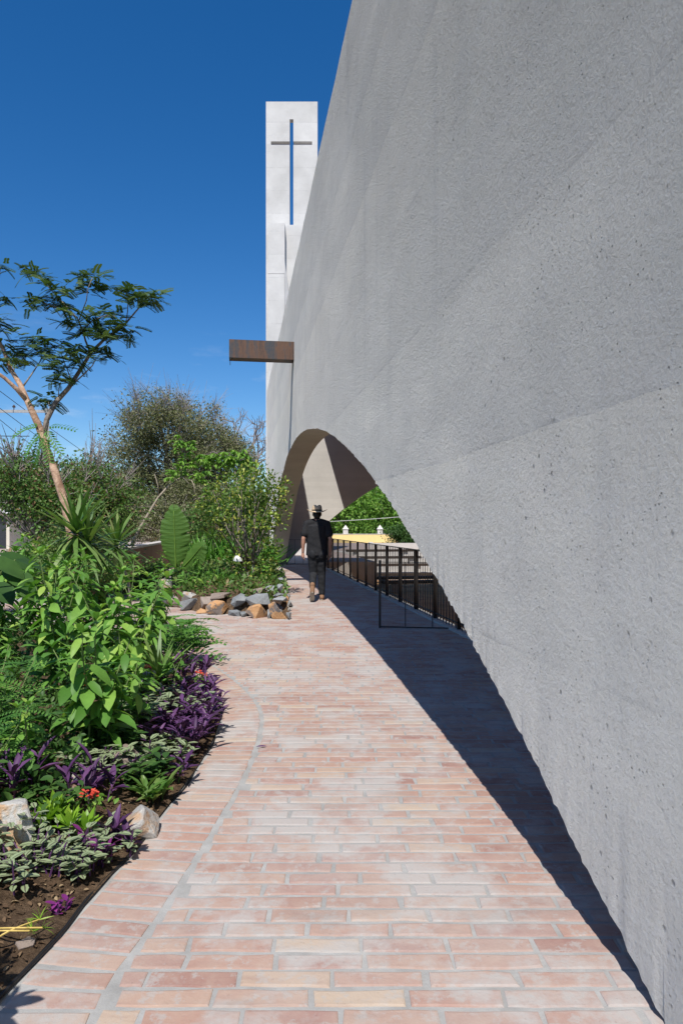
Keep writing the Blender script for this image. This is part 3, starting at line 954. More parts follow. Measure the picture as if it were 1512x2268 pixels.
for px, lab in ((765, 'left of the two white gate piers with pyramid caps behind the yellow wall'), (841, 'right of the two white gate piers with pyramid caps behind the yellow wall')):
    c = at(px, 1165, 59)
    g_ = empty('gate_pier', (c.x, 59, 0)); tag(g_, lab, 'gate pier', 'white gate piers')
    MB().box((-0.22, -0.22, 0), (0.22, 0.22, 1.12)).build('shaft', M['stone_white'], g_)
    MB().add([(-0.28, -0.28, 1.122), (0.28, -0.28, 1.122), (0.28, 0.28, 1.122), (-0.28, 0.28, 1.122), (0, 0, 1.50)], [(3, 2, 1, 0), (0, 1, 4), (1, 2, 4), (2, 3, 4), (3, 0, 4)]).build('pyramid_cap', M['stone_white'], g_)
M['cable_w'] = mat_plain('pale cable', (0.5, 0.49, 0.46), 0.6)
ca, cb = at(690, 1157, 48), at(960, 1138, 48)
cab = empty('slack_cable', (ca.x, ca.y, 0)); tag(cab, 'pale cable strung on two thin posts behind the arch', 'cable')
pts = [ca.lerp(cb, t) - cab.location - Vector((0, 0, 0.25 * t * (1 - t))) for t in np.linspace(0, 1, 13)]
MB().tube(pts, 0.022, 5).build('line', M['cable_w'], cab)
for p in (ca, cb):
    q_ = p - cab.location
    MB().tube([(q_.x, q_.y, -0.02), (q_.x, q_.y, q_.z + 0.03)], 0.025, 6).build('post', M['steel'], cab)

# ------------------------------------------------------------------ small house far left
hs_ = empty('small_house', (-24.0, 42, 0)); tag(hs_, 'small cream house with flat white roof behind the left shrubs', 'house')
M['cream'] = mat_plain('cream house paint', (0.62, 0.58, 0.48), 0.9, 0.15, 0, 0.1, 1.0)
M['glass_d'] = mat_plain('dark window glass', (0.03, 0.035, 0.045), 0.15, 0.6)
M['white'] = mat_plain('white paint', (0.78, 0.78, 0.78), 0.7, 0.3)
MB().box((-5, 0, -0.1), (3.6, 6, 2.15)).build('wall', M['cream'], hs_)
MB().box((-5.4, -0.45, 2.152), (4.0, 6.4, 2.36)).build('roof', M['white'], hs_)
for xk in (-3.9, -1.4, 1.0):
    w = MB().box((xk, -0.05, 0.95), (xk + 1.2, 0.02, 1.85)).build('window', M['white'], hs_)
    for j in (0, 1):
        MB().box((xk + 0.06 + j * 0.56, -0.06, 1.01), (xk + 0.56 + j * 0.56, -0.051, 1.79)).build('pane', M['glass_d'], w)
MB().box((2.55, -0.04, 0), (3.4, 0.02, 1.95)).build('door', M['glass_d'], hs_)

# ------------------------------------------------------------------ utility pole and wires
M['galv'] = mat_plain('weathered concrete pole', (0.36, 0.36, 0.35), 0.8, 0.2)
pb = at(105, 905, 30)
po = empty('utility_pole', (pb.x, 30, 0)); tag(po, 'grey utility pole with a pale crossarm behind the orange-barked tree', 'utility pole')
MB().tube([(0, 0, -0.1), (0, 0, pb.z)], [0.12, 0.085], 12).build('pole', M['galv'], po, True)
armz = at(105, 912, 30).z
MB().box((-2.6, -0.15, armz - 0.06), (0.12, -0.09, armz + 0.06)).build('crossarm', M['galv'], po)
ins = MB().tube([(0, 0, 0), (0, 0, 0.10), (0, 0, 0.11), (0, 0, 0.16), (0, 0, 0.17), (0, 0, 0.22)], [0.02, 0.02, 0.07, 0.07, 0.045, 0.03], 8).mesh('insulator', mat_plain('brown insulator', (0.08, 0.05, 0.04), 0.4))
for xk in (-2.5, -1.4, -0.55): link('insulator', ins, po, (xk, -0.12, armz + 0.06))
M['wire'] = mat_plain('black wire', (0.03, 0.03, 0.03), 0.6)
wr = empty('overhead_wires', (pb.x - 3, 30, 0)); tag(wr, 'thin black overhead wires crossing the sky by the utility pole', 'wires')
for (A, B, sag) in ((at(-60, 820, 26), at(330, 1090, 62), 0.3), (at(-60, 858, 26), at(330, 1130, 66), 0.3), (at(-60, 880, 27), at(300, 1150, 66), 0.3),
                    (at(-60, 963, 27), at(66, 966, 28), 0.02), (at(-60, 1040, 30), at(300, 1085, 60), 0.4)):
    pts = [A.lerp(B, t) - wr.location - Vector((0, 0, sag * 4 * t * (1 - t))) for t in np.linspace(0, 1, 15)]
    MB().tube(pts, 0.016, 4).build('wire', M['wire'], wr)

# ================================================================== ROCKS
def rock_mesh(sx, sy, sz, seed, mat, boxy=0.5):
    r = np.random.default_rng(seed)
    import bmesh
    bm = bmesh.new()
    pts = []
    for _ in range(11):
        d = r.normal(size=3); d /= np.linalg.norm(d)
        c = d / np.max(np.abs(d))
        p = d * (1 - boxy) + c * boxy
        p *= r.uniform(0.82, 1.0)
        pts.append(bm.verts.new((p[0] * sx / 2, p[1] * sy / 2, p[2] * sz / 2 + sz / 2)))
    res = bmesh.ops.convex_hull(bm, input=pts)
    for e in res['geom_interior'] + res['geom_unused']:
        if isinstance(e, bmesh.types.BMVert) and e.is_valid: bm.verts.remove(e)
    bmesh.ops.bevel(bm, geom=list(bm.edges), offset=min(sx, sy, sz) * 0.025, segments=1, affect='EDGES')
    bmesh.ops.triangulate(bm, faces=bm.faces)
    bmesh.ops.subdivide_edges(bm, edges=[e for e in bm.edges if e.calc_length() > 0.25 * max(sx, sy, sz)], cuts=1)
    for v in bm.verts:
        nrm = mnoise.noise(Vector(v.co) * (5.5 / max(sx, sz)) + Vector((seed * 3.1, 0, 0)))
        v.co += v.co.normalized() * nrm * 0.05 * min(sx, sz)
    zmin = min(v.co.z for v in bm.verts)
    for v in bm.verts: v.co.z -= zmin
    m = bpy.data.meshes.new('rock'); bm.to_mesh(m); bm.free()
    m.materials.append(mat)
    return m

isl = empty('rock_planter', (-2.3, 16, 0))
tag(isl, 'planting island edged with rough orange and blue-grey rocks', 'planter')
IO = Vector((-2.3, 16, 0))
soil2 = MB(); cxs, cys = -2.4, 16.0
k = len(ISL)
for rr_, zz_ in ((0.96, -0.01), (0.93, 0.22), (0.7, 0.33), (0.35, 0.38)):
    for x, y in ISL: soil2.v.append((cxs + (x - cxs) * rr_ - IO.x, cys + (y - cys) * rr_ - IO.y, zz_))
for r_ in range(3):
    for i in range(k): soil2.f.append((r_*k+i, r_*k+(i+1) % k, (r_+1)*k+(i+1) % k, (r_+1)*k+i))
soil2.f.append(tuple(range(3*k, 4*k)))
soil2.build('soil', M['soil'], isl)
front_rocks = [  # px0, px1, py_top, py_bottom, depth shift, material
    (457, 502, 1330, 1367, 0, 'rock_o'), (434, 460, 1348, 1362, -0.03, 'rock_o'), (545, 592, 1340, 1372, 0, 'rock_o'), (595, 635, 1331, 1375, 0, 'rock_o'),
    (502, 532, 1346, 1368, 0.0, 'rock_g'), (543, 606, 1318, 1342, 0.12, 'rock_g'), (602, 634, 1317, 1335, 0.14, 'rock_g'), (511, 545, 1316, 1346, 0.1, 'rock_g'),
    (466, 519, 1311, 1333, 0.2, 'rock_b'), (432, 474, 1325, 1352, 0.1, 'rock_b'), (393, 436, 1330, 1358, 0.05, 'rock_g'), (530, 548, 1350, 1371, 0.0, 'rock_g'),
    (365, 398, 1326, 1352, 0.05, 'rock_b'), (400, 440, 1312, 1334, 0.3, 'rock_p'), (590, 600, 1352, 1373, 0.02, 'rock_g'), (632, 643, 1358, 1376, 0.0, 'rock_g'),
    (584, 619, 1299, 1320, 1.2, 'rock_g'), (560, 590, 1304, 1320, 0.8, 'rock_b')]
iy = np.array([-0.72, -1.455, -2.37, -2.95, -3.6]); id_ = np.array([10.08, 10.40, 10.95, 11.7, 13.4])
for i, (a, b, t_, b_, ds, mt) in enumerate(front_rocks):
    cxp = (a + b) / 2
    Y = 10.6
    for _ in range(6):
        X = (cxp - 756) / F * Y; Y = float(np.interp(-X, -iy, id_)) + ds
    w = (b - a) / F * Y * 1.28; h = (b_ - t_) / F * Y * 1.2
    zb = max(-0.01, at(cxp, b_, Y).z) if ds > 0.06 else -0.012
    m = rock_mesh(w, max(0.22, w * 0.75), h, 40 + i, M[mt], 0.55)
    link('rock', m, isl, Vector((X, Y + 0.12, zb)) - IO, (0, 0, 0))
# rocks along the two long sides and the back
rk = np.random.default_rng(3)
def side(poly, step, i0):
    pts = resample([Vector((*p, 0)) for p in poly], step)
    for i, p in enumerate(pts):
        w = float(rk.uniform(0.30, 0.46)); h = float(rk.uniform(0.20, 0.34))
        m = rock_mesh(w, w * 0.9, h, i0 + i, M[['rock_g', 'rock_b', 'rock_p', 'rock_g', 'rock_o'][int(rk.integers(5))]], 0.5)
        link('rock', m, isl, p + Vector((float(rk.normal() * 0.03), float(rk.normal() * 0.03), -0.012)) - IO, (0, 0, float(rk.uniform(0, 6))))
        if rk.random() < 0.5:
            m = rock_mesh(w * 0.7, w * 0.6, h * 0.6, 100 + i0 + i, M[['rock_g', 'rock_p'][int(rk.integers(2))]], 0.5)
            link('rock', m, isl, p + Vector((float(rk.normal() * 0.05) - 0.04, float(rk.normal() * 0.05), h * 0.8)) - IO, (0, 0, float(rk.uniform(0, 6))))
side([(-0.92, 10.55), (-1.12, 12.9), (-1.52, 16.6), (-2.15, 20.8), (-2.5, 23.2)], 0.40, 200)
side([(-3.05, 11.9), (-3.55, 13.4), (-4.0, 16.5), (-4.2, 20.5), (-3.4, 23.5)], 0.55, 300)

# boulders in the near bed
def boulder(px, py, w, h, mat, seed, label, dz=0.0, dep=0.8, rz=0.0):
    p = gnd(px, py, 0.03)
    m = rock_mesh(w, w * dep, h, seed, M[mat], 0.35)
    o = link('boulder', m, None, (p.x, p.y, soil_z(p.x, p.y) - 0.02 + dz), (0, 0, rz))
    tag(o, label, 'boulder', 'boulders in the flower bed')
boulder(302, 1832, 0.27, 0.20, 'rock_p', 12, 'pale grey boulder with rusty patches at the edge of the bricks')
boulder(14, 1915, 0.25, 0.27, 'rock_p', 31, 'pale boulder cut off by the left edge, beside the striped leaves', 0, 0.9, 0.7)
boulder(322, 1560, 0.20, 0.28, 'rock_p', 17, 'upright pale boulder behind the small spiky plant')
boulder(285, 1725, 0.30, 0.22, 'rock_b', 21, 'shaded brownish boulder under the leafy shrub')
boulder(150, 1795, 0.22, 0.12, 'rock_p', 25, 'small pale stone under the leaves behind the bright green rosettes')
boulder(55, 2085, 0.085, 0.05, 'rock_b', 27, 'small brown stone on bare soil by the yellow runners')

# ================================================================== PEOPLE
M['skin'] = mat_plain('skin', (0.42, 0.22, 0.15), 0.6, 0.35, 0, 0.06, 20)
M['tee'] = mat_plain('black cotton', (0.028, 0.028, 0.03), 0.95, 0.1, 0, 0.2, 30, 0.3, 60)
M['jeans'] = mat_plain('charcoal denim', (0.028, 0.029, 0.032), 0.95, 0.1, 0, 0.3, 25, 0.4, 50)
M['boot'] = mat_plain('tan suede', (0.26, 0.15, 0.09), 0.9, 0.15)
M['sole'] = mat_plain('pale rubber sole', (0.42, 0.36, 0.29), 0.8, 0.2)
M['straw'] = mat_plain('straw', (0.55, 0.42, 0.28), 0.85, 0.2, 0, 0.2, 60, 0.4, 120)
M['dark'] = mat_plain('dark band', (0.02, 0.016, 0.013), 0.7)
M['hair'] = mat_plain('black hair', (0.012, 0.01, 0.009), 0.6, 0.4)
M['red'] = mat_plain('red print blouse', (0.55, 0.07, 0.04), 0.9, 0.1, 0, 0.4, 18)

def hand(mb, w, side, down=Vector((0, 0, -1)), fwd=Vector((0, 1, 0))):
    # palm, four fingers of different lengths, slightly curled, and a thumb off the side
    out = Vector((side, 0, 0))
    mb.capsule([w, w + down * 0.05, w + down * 0.085], [0.024, 0.034, 0.034], 10, 0.5)
    for k, (off, L) in enumerate(((-0.028, 0.066), (-0.010, 0.076), (0.009, 0.072), (0.027, 0.056))):
        b = w + down * 0.085 - fwd * off
        inn = -out
        j1 = b + down * L * 0.45 + inn * 0.006
        j2 = b + down * L * 0.78 + inn * 0.02
        j3 = b + down * L * 0.98 + inn * 0.036
        mb.capsule([b, j1, j2, j3], [0.0095, 0.009, 0.0085, 0.0075], 8)
    t0 = w + down * 0.035 + fwd * 0.026
    mb.capsule([t0, t0 + down * 0.03 + fwd * 0.022, t0 + down * 0.06 + fwd * 0.026 - out * 0.01], [0.013, 0.0105, 0.009], 8)

def man(loc_, rz):
    V = Vector
    # joints: he walks away from us, weight on his right foot, left heel lifting
    hipR, hipL = V((0.085, 0.0, 0.90)), V((-0.085, -0.01, 0.90))
    kneeR, ankR = V((0.085, 0.06, 0.48)), V((0.09, 0.05, 0.09))
    kneeL, ankL = V((-0.07, 0.03, 0.50)), V((-0.085, -0.33, 0.27))
    shR, shL = V((0.185, 0.0, 1.435)), V((-0.185, 0.0, 1.435))
    elR, wrR = V((0.25, -0.05, 1.15)), V((0.245, 0.03, 0.915))
    elL, wrL = V((-0.255, -0.06, 1.15)), V((-0.265, -0.03, 0.91))
    b = MB()
    b.capsule([V((0, 0, 0.88)), V((0, 0, 1.0)), V((0, 0.005, 1.15)), V((0, 0, 1.32)), V((0, -0.01, 1.42))], [0.15, 0.145, 0.15, 0.165, 0.13], 18, 0.62)
    b.capsule([V((0, -0.01, 1.42)), V((0, 0.005, 1.50)), V((0, 0.015, 1.56))], [0.066, 0.057, 0.056], 14)
    b.ball((0, 0.025, 1.625), (0.077, 0.098, 0.115), 18, 14)
    b.ball((0, 0.125, 1.60), (0.014, 0.02, 0.02), 8, 6)
    b.ball((0, 0.105, 1.56), (0.03, 0.02, 0.016), 8, 6)
    for s_ in (-1, 1):
        b.ball((s_ * 0.079, 0.02, 1.615), (0.011, 0.02, 0.032), 8, 6)
        b.ball((s_ * 0.03, 0.108, 1.625), (0.014, 0.012, 0.009), 8, 6)
    for hip, knee, ank, toe in ((hipR, kneeR, ankR, V((0.10, 0.15, 0.04))), (hipL, kneeL, ankL, V((-0.09, -0.27, 0.09)))):
        b.capsule([hip, hip.lerp(knee, 0.5), knee, knee.lerp(ank, 0.35), ank], [0.088, 0.075, 0.056, 0.054, 0.036], 14)
        b.capsule([ank, toe], [0.036, 0.03], 10)
    for s_, sh, el, wr in ((1, shR, elR, wrR), (-1, shL, elL, wrL)):
        b.capsule([sh - V((0.05 * s_, 0, -0.01)), sh, sh.lerp(el, 0.5), el, el.lerp(wr, 0.35), wr], [0.06, 0.056, 0.047, 0.039, 0.040, 0.027], 12)
        hand(b, wr, s_)
    body = remesh(b, 'body', M['skin'], 0.0065, 3)
    p = link('person', body, None, loc_, (0, 0, rz))
    tag(p, 'man in straw hat, black t-shirt and dark jeans walking away down the path', 'person')
    t = MB()
    t.capsule([V((0, -0.002, 0.86)), V((0, -0.002, 0.98)), V((0, 0.0, 1.15)), V((0, -0.004, 1.30)), V((0, -0.012, 1.40)), V((0, -0.012, 1.445))], [0.205, 0.20, 0.198, 0.208, 0.19, 0.11], 20, 0.66)
    for s_, sh, el in ((1, shR, elR), (-1, shL, elL)):
        t.capsule([sh - V((0.09 * s_, 0, -0.02)), sh + V((0, 0, 0.004)), sh.lerp(el, 0.45), sh.lerp(el, 0.66)], [0.075, 0.073, 0.074, 0.076], 14)
    t.capsule([V((0, -0.012, 1.43)), V((0, -0.004, 1.495))], [0.09, 0.073], 14)
    t.capsule([V((-0.17, -0.005, 1.43)), V((-0.08, -0.012, 1.455)), V((0.08, -0.012, 1.455)), V((0.17, -0.005, 1.43))], [0.075, 0.08, 0.08, 0.075], 14)
    tm = remesh(t, 't_shirt', M['tee'], 0.009, 4)
    # cut the hem flat and drop in a few folds
    for v in tm.vertices:
        f = mnoise.noise(V((v.co.x * 9, v.co.y * 9, v.co.z * 4))) * 0.012 + mnoise.noise(V((v.co.x * 4 + v.co.z * 9, v.co.y * 5, 1))) * 0.008
        v.co.x += f * 0.6; v.co.y += f
        if v.co.z < 0.845: v.co.z = 0.845 + (v.co.z - 0.845) * 0.08
    link('t_shirt', tm, p)
    j = MB()
    j.capsule([V((0, -0.005, 0.86)), V((0, -0.005, 0.97))], [0.155, 0.15], 18, 0.68)
    j.ball((0.075, -0.055, 0.87), (0.09, 0.09, 0.11)); j.ball((-0.075, -0.055, 0.87), (0.09, 0.09, 0.11))
    for hip, knee, ank in ((hipR, kneeR, ankR), (hipL, kneeL, ankL)):
        j.capsule([hip, hip.lerp(knee, 0.4), knee, knee.lerp(ank, 0.4), knee.lerp(ank, 0.92)], [0.106, 0.094, 0.075, 0.068, 0.060], 16)
    jm = remesh(j, 'jeans', M['jeans'], 0.009, 4)
    for v in jm.vertices:
        f = mnoise.noise(V((v.co.x * 12, v.co.y * 12, v.co.z * 16))) * 0.008
        v.co.y += f
    link('jeans', jm, p)
    for (ank, toe, heel, nm) in ((ankR, V((0.105, 0.21, 0.045)), V((0.09, 0.02, 0.05)), 'R'), (ankL, V((-0.095, -0.25, 0.05)), V((-0.085, -0.385, 0.195)), 'L')):
        s_ = MB()
        s_.capsule([ank + V((0, 0, 0.05)), ank + V((0, 0, 0.01)), heel], [0.048, 0.048, 0.043], 12)
        s_.capsule([heel, heel.lerp(toe, 0.55) + V((0, 0, 0.012)), toe], [0.043, 0.046, 0.038], 12)
        bo = link('boot', remesh(s_, 'boot', M['boot'], 0.008, 3), p)
        d = (toe - heel); L = d.length; d.normalize(); up = V((1, 0, 0)).cross(d).normalized()
        sm = MB(); ring = []
        for k in range(20):
            a = 2 * math.pi * k / 20
            w = 0.043 * (1.08 if math.cos(a) > 0 else 0.92)
            c = heel.lerp(toe, 0.5) + d * math.cos(a) * (L / 2 + 0.044) + V((1, 0, 0)) * math.sin(a) * w - up * 0.036
            ring.append(c)
        sm.v = [tuple(c) for c in ring] + [tuple(c - up * 0.016) for c in ring]
        sm.f = [tuple(range(20)), tuple(reversed(range(20, 40)))] + [(k, 20 + k, 20 + (k+1) % 20, (k+1) % 20) for k in range(20)]
        sm.build('sole', M['sole'], bo)
    # hair, hat
    h = MB(); h.ball((0, 0.012, 1.62), (0.081, 0.097, 0.085), 18, 12); h.ball((0, -0.05, 1.585), (0.066, 0.04, 0.05), 12, 8)
    link('hair', remesh(h, 'hair', M['hair'], 0.01, 3), p)
    ht = MB(); n = 40
    prof = [(0.196, 0), (0.198, 0.004), (0.15, 0.006), (0.094, 0.008), (0.093, 0.05), (0.086, 0.095), (0.070, 0.122), (0.04, 0.124), (0.0, 0.112)]
    rings = []
    for (r, z) in prof:
        for k in range(n):
            a = 2 * math.pi * k / n
            x, y = r * math.cos(a), r * 1.12 * math.sin(a)
            zz = z
            if r > 0.1: zz += 0.045 * abs(math.cos(a)) ** 3 * ((r - 0.1) / 0.098) ** 1.5 - 0.022 * abs(math.sin(a)) ** 2 * ((r - 0.1) / 0.098)
            elif z > 0.1: zz -= 0.018 * math.exp(-(x / 0.02) ** 2)
            ht.v.append((x, y + 0.015, 1.668 + zz))
    for i in range(len(prof) - 1):
        for k in range(n):
            k2 = (k + 1) % n
            ht.f.append((i*n+k, i*n+k2, (i+1)*n+k2, (i+1)*n+k))
    ho = ht.build('straw_hat', M['straw'], p, True)
    sd = ho.modifiers.new('s', 'SOLIDIFY'); sd.thickness = 0.005
    bnd = MB().tube([(0, 0.015, 1.6775), (0, 0.015, 1.702)], [0.0975, 0.0965], 32, False, [0.108, 0.107])
    bnd.build('hat_band', M['dark'], ho, True)
    return p
mp_ = gnd(702, 1330)
man((mp_.x, mp_.y, 0.006), R(2))

def woman(loc_):
    V = Vector; b = MB()
    b.capsule([V((0, 0, 0.85)), V((0, 0, 1.05)), V((0, 0, 1.28))], [0.15, 0.13, 0.14], 14, 0.65)
    b.capsule([V((0, 0, 1.28)), V((0, 0.01, 1.40))], [0.06, 0.05], 10)
    b.ball((0, 0.02, 1.46), (0.07, 0.085, 0.105))
    for s_ in (-1, 1):
        b.capsule([V((0.08*s_, 0, 0.84)), V((0.08*s_, 0.02, 0.45)), V((0.08*s_, 0, 0.06)), V((0.08*s_, 0.1, 0.04))], [0.085, 0.055, 0.04, 0.03])
        wr = V((0.20*s_, 0.16, 1.0))
        b.capsule([V((0.15*s_, 0, 1.28)), V((0.22*s_, -0.02, 1.03)), wr], [0.05, 0.04, 0.027])
        hand(b, wr, s_, V((-0.3*s_, 0.9, -0.2)).normalized(), V((0, 0.2, 1)).normalized())
    p = link('person', remesh(b, 'body', M['skin'], 0.009, 3), None, loc_, (0, 0, R(15)))
    tag(p, 'woman in red blouse with black hair standing far behind the brown wall', 'person')
    t = MB(); t.capsule([V((0, 0, 0.84)), V((0, 0, 1.05)), V((0, 0, 1.30)), V((0, 0, 1.34))], [0.19, 0.165, 0.165, 0.08], 16, 0.68)
    for s_ in (-1, 1): t.capsule([V((0.12*s_, 0, 1.28)), V((0.21*s_, -0.02, 1.05)), V((0.205*s_, 0.08, 1.02))], [0.068, 0.062, 0.06])
    link('blouse', remesh(t, 'blouse', M['red'], 0.012, 3), p)
    t = MB(); t.capsule([V((0, 0, 0.8)), V((0, 0, 0.92))], [0.16, 0.15], 16, 0.75)
    for s_ in (-1, 1): t.capsule([V((0.08*s_, 0, 0.84)), V((0.08*s_, 0.02, 0.45)), V((0.08*s_, 0, 0.1))], [0.1, 0.075, 0.06])
    link('trousers', remesh(t, 'trousers', M['dark'], 0.012, 3), p)
    t = MB(); t.ball((0, 0, 1.475), (0.082, 0.092, 0.105)); t.capsule([V((0, -0.06, 1.44)), V((0, -0.08, 1.28))], [0.06, 0.045])
    link('hair', remesh(t, 'hair', M['hair'], 0.012, 3), p)
wp = at(421, 1165, 33)
woman((wp.x, 33, -0.02))
# ================================================================== PLANTS
L_ = {}
L_['shrub'] = mat_leaf('fresh green leaf', [(0, (0.0853, 0.217, 0.0341)), (0.35, (0.1395, 0.31, 0.0543)), (0.7, (0.2015, 0.403, 0.0697)), (0.9, (0.31, 0.496, 0.093)), (1, (0.403, 0.558, 0.1085))])
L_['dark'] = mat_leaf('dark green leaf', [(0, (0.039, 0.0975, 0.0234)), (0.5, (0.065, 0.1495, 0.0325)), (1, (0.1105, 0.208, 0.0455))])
L_['fern'] = mat_leaf('feathery green leaf', [(0, (0.06, 0.18, 0.033)), (0.5, (0.0975, 0.2475, 0.045)), (1, (0.165, 0.33, 0.06))], 0.55)
L_['purple'] = mat_leaf('purple leaf', [(0, (0.0495, 0.0162, 0.063)), (0.4, (0.09, 0.0315, 0.1125)), (0.8, (0.135, 0.054, 0.162)), (1, (0.18, 0.0765, 0.189))], 0.5, 0.4, 0.15)
L_['magenta'] = mat_leaf('magenta leaf underside', [(0, (0.16, 0.02, 0.15)), (1, (0.27, 0.04, 0.23))], 0.5, 0.4, 0.2)
L_['zebra'] = mat_leaf('striped inch-plant leaf', [(0, (0.07, 0.05, 0.05)), (0.5, (0.10, 0.08, 0.06)), (1, (0.10, 0.14, 0.06))], 0.45, 0.45, 0.15, (0.29, 0.36, 0.20))
L_['lime'] = mat_leaf('bright rosette leaf', [(0, (0.187, 0.374, 0.033)), (0.6, (0.275, 0.484, 0.044)), (1, (0.396, 0.55, 0.066))], 0.4)
L_['citrus'] = mat_leaf('citrus leaf', [(0, (0.072, 0.16, 0.0288)), (0.45, (0.128, 0.24, 0.04)), (0.72, (0.224, 0.32, 0.056)), (0.88, (0.448, 0.496, 0.096)), (1, (0.672, 0.64, 0.144))], 0.38)
L_['spike'] = mat_leaf('spiky leaf', [(0, (0.07, 0.168, 0.035)), (0.5, (0.126, 0.238, 0.049)), (0.85, (0.224, 0.322, 0.098)), (1, (0.364, 0.392, 0.154))], 0.4)
L_['olive'] = mat_leaf('dusty olive leaf', [(0, (0.13, 0.16, 0.06)), (0.45, (0.20, 0.215, 0.10)), (0.8, (0.28, 0.265, 0.155)), (1, (0.34, 0.31, 0.22))], 0.7, 0.2, 0.3)
L_['acacia'] = mat_leaf('deep green acacia leaf', [(0, (0.04, 0.085, 0.025)), (0.6, (0.07, 0.13, 0.035)), (1, (0.13, 0.19, 0.05))], 0.6, 0.3, 0.3)
L_['hedge'] = mat_leaf('garden hedge leaf', [(0, (0.0697, 0.155, 0.031)), (0.5, (0.1162, 0.2247, 0.0465)), (0.8, (0.186, 0.279, 0.0775)), (0.93, (0.248, 0.2635, 0.093)), (1, (0.403, 0.2325, 0.1395))], 0.5)
L_['sun'] = mat_leaf('light yellow-green leaf', [(0, (0.105, 0.24, 0.033)), (0.5, (0.18, 0.36, 0.0525)), (1, (0.3, 0.465, 0.09))], 0.5)  # the leaf's own light green, shared by several plants
L_['grass'] = mat_leaf('long green grass', [(0, (0.075, 0.225, 0.03)), (1, (0.18, 0.405, 0.06))], 0.5)
L_['bronze'] = mat_leaf('bronze leaf', [(0, (0.16, 0.07, 0.05)), (1, (0.28, 0.15, 0.09))], 0.6)
L_['flower'] = mat_leaf('red petal', [(0, (0.62, 0.06, 0.035)), (1, (0.75, 0.13, 0.08))], 0.5, 0.3, 0.25)
L_['yellowstem'] = mat_plain('yellow runner', (0.55, 0.40, 0.12), 0.6)
B_ = {}
B_['orange'] = mat_bark('peeling orange bark', (0.30, 0.18, 0.115), (0.62, 0.43, 0.30), 9.0)
B_['grey'] = mat_bark('grey bark', (0.15, 0.125, 0.10), (0.30, 0.26, 0.22), 9.0)
B_['pale'] = mat_bark('pale stem', (0.30, 0.25, 0.19), (0.44, 0.38, 0.30), 14.0)
B_['twig'] = mat_bark('dry twig', (0.20, 0.17, 0.155), (0.33, 0.29, 0.265), 6.0)
B_['green'] = mat_bark('green stem', (0.10, 0.16, 0.05), (0.17, 0.22, 0.08), 14.0)

LEAF = tpl_leaf(0.34, 0.34, 0.14)
LEAFW = tpl_leaf(0.5, 0.2, 0.15)
SIMPLE = tpl_leaf(0.5, 0.12, 0.2, True)
BLADE = tpl_blade(0.09, 0.35)
FROND = tpl_frond(9, 0.07, 0.42)
FROND_OV = tpl_frond(7, 0.13, 0.34, 66, 0.35)

def leaf_objs(parent, tpl_mesh, items):
    for (p, d, n, L) in items:
        d = Vector(d).normalized(); n = Vector(n)
        s_ = n.cross(d)
        if s_.length < 1e-5: s_ = d.orthogonal()
        s_.normalize(); n2 = d.cross(s_)
        o = bpy.data.objects.new('leaf', tpl_mesh); col.objects.link(o); o.parent = parent
        m = Matrix((( d.x*L, s_.x*L, n2.x*L, p[0]), (d.y*L, s_.y*L, n2.y*L, p[1]), (d.z*L, s_.z*L, n2.z*L, p[2]), (0, 0, 0, 1)))
        o.matrix_local = m

def tpl_to_mesh(name, tpl, mat):
    return scatter(name, tpl, [(0, 0, 0)], [(1, 0, 0)], [(0, 0, 1)], 1.0, mat)
M_SHRUB = [tpl_to_mesh('leaf', tpl_leaf(w, dr, fo), L_['shrub']) for w, dr, fo in ((0.36, 0.38, 0.14), (0.40, 0.25, 0.1), (0.33, 0.5, 0.18))]
M_SPIKE = tpl_to_mesh('leaf', tpl_blade(0.085, 0.16), L_['spike'])
M_SPIKED = tpl_to_mesh('leaf', tpl_blade(0.085, 0.45), L_['spike'])
M_ROS = tpl_to_mesh('leaf', tpl_leaf(0.34, -0.15, 0.12), L_['lime'])

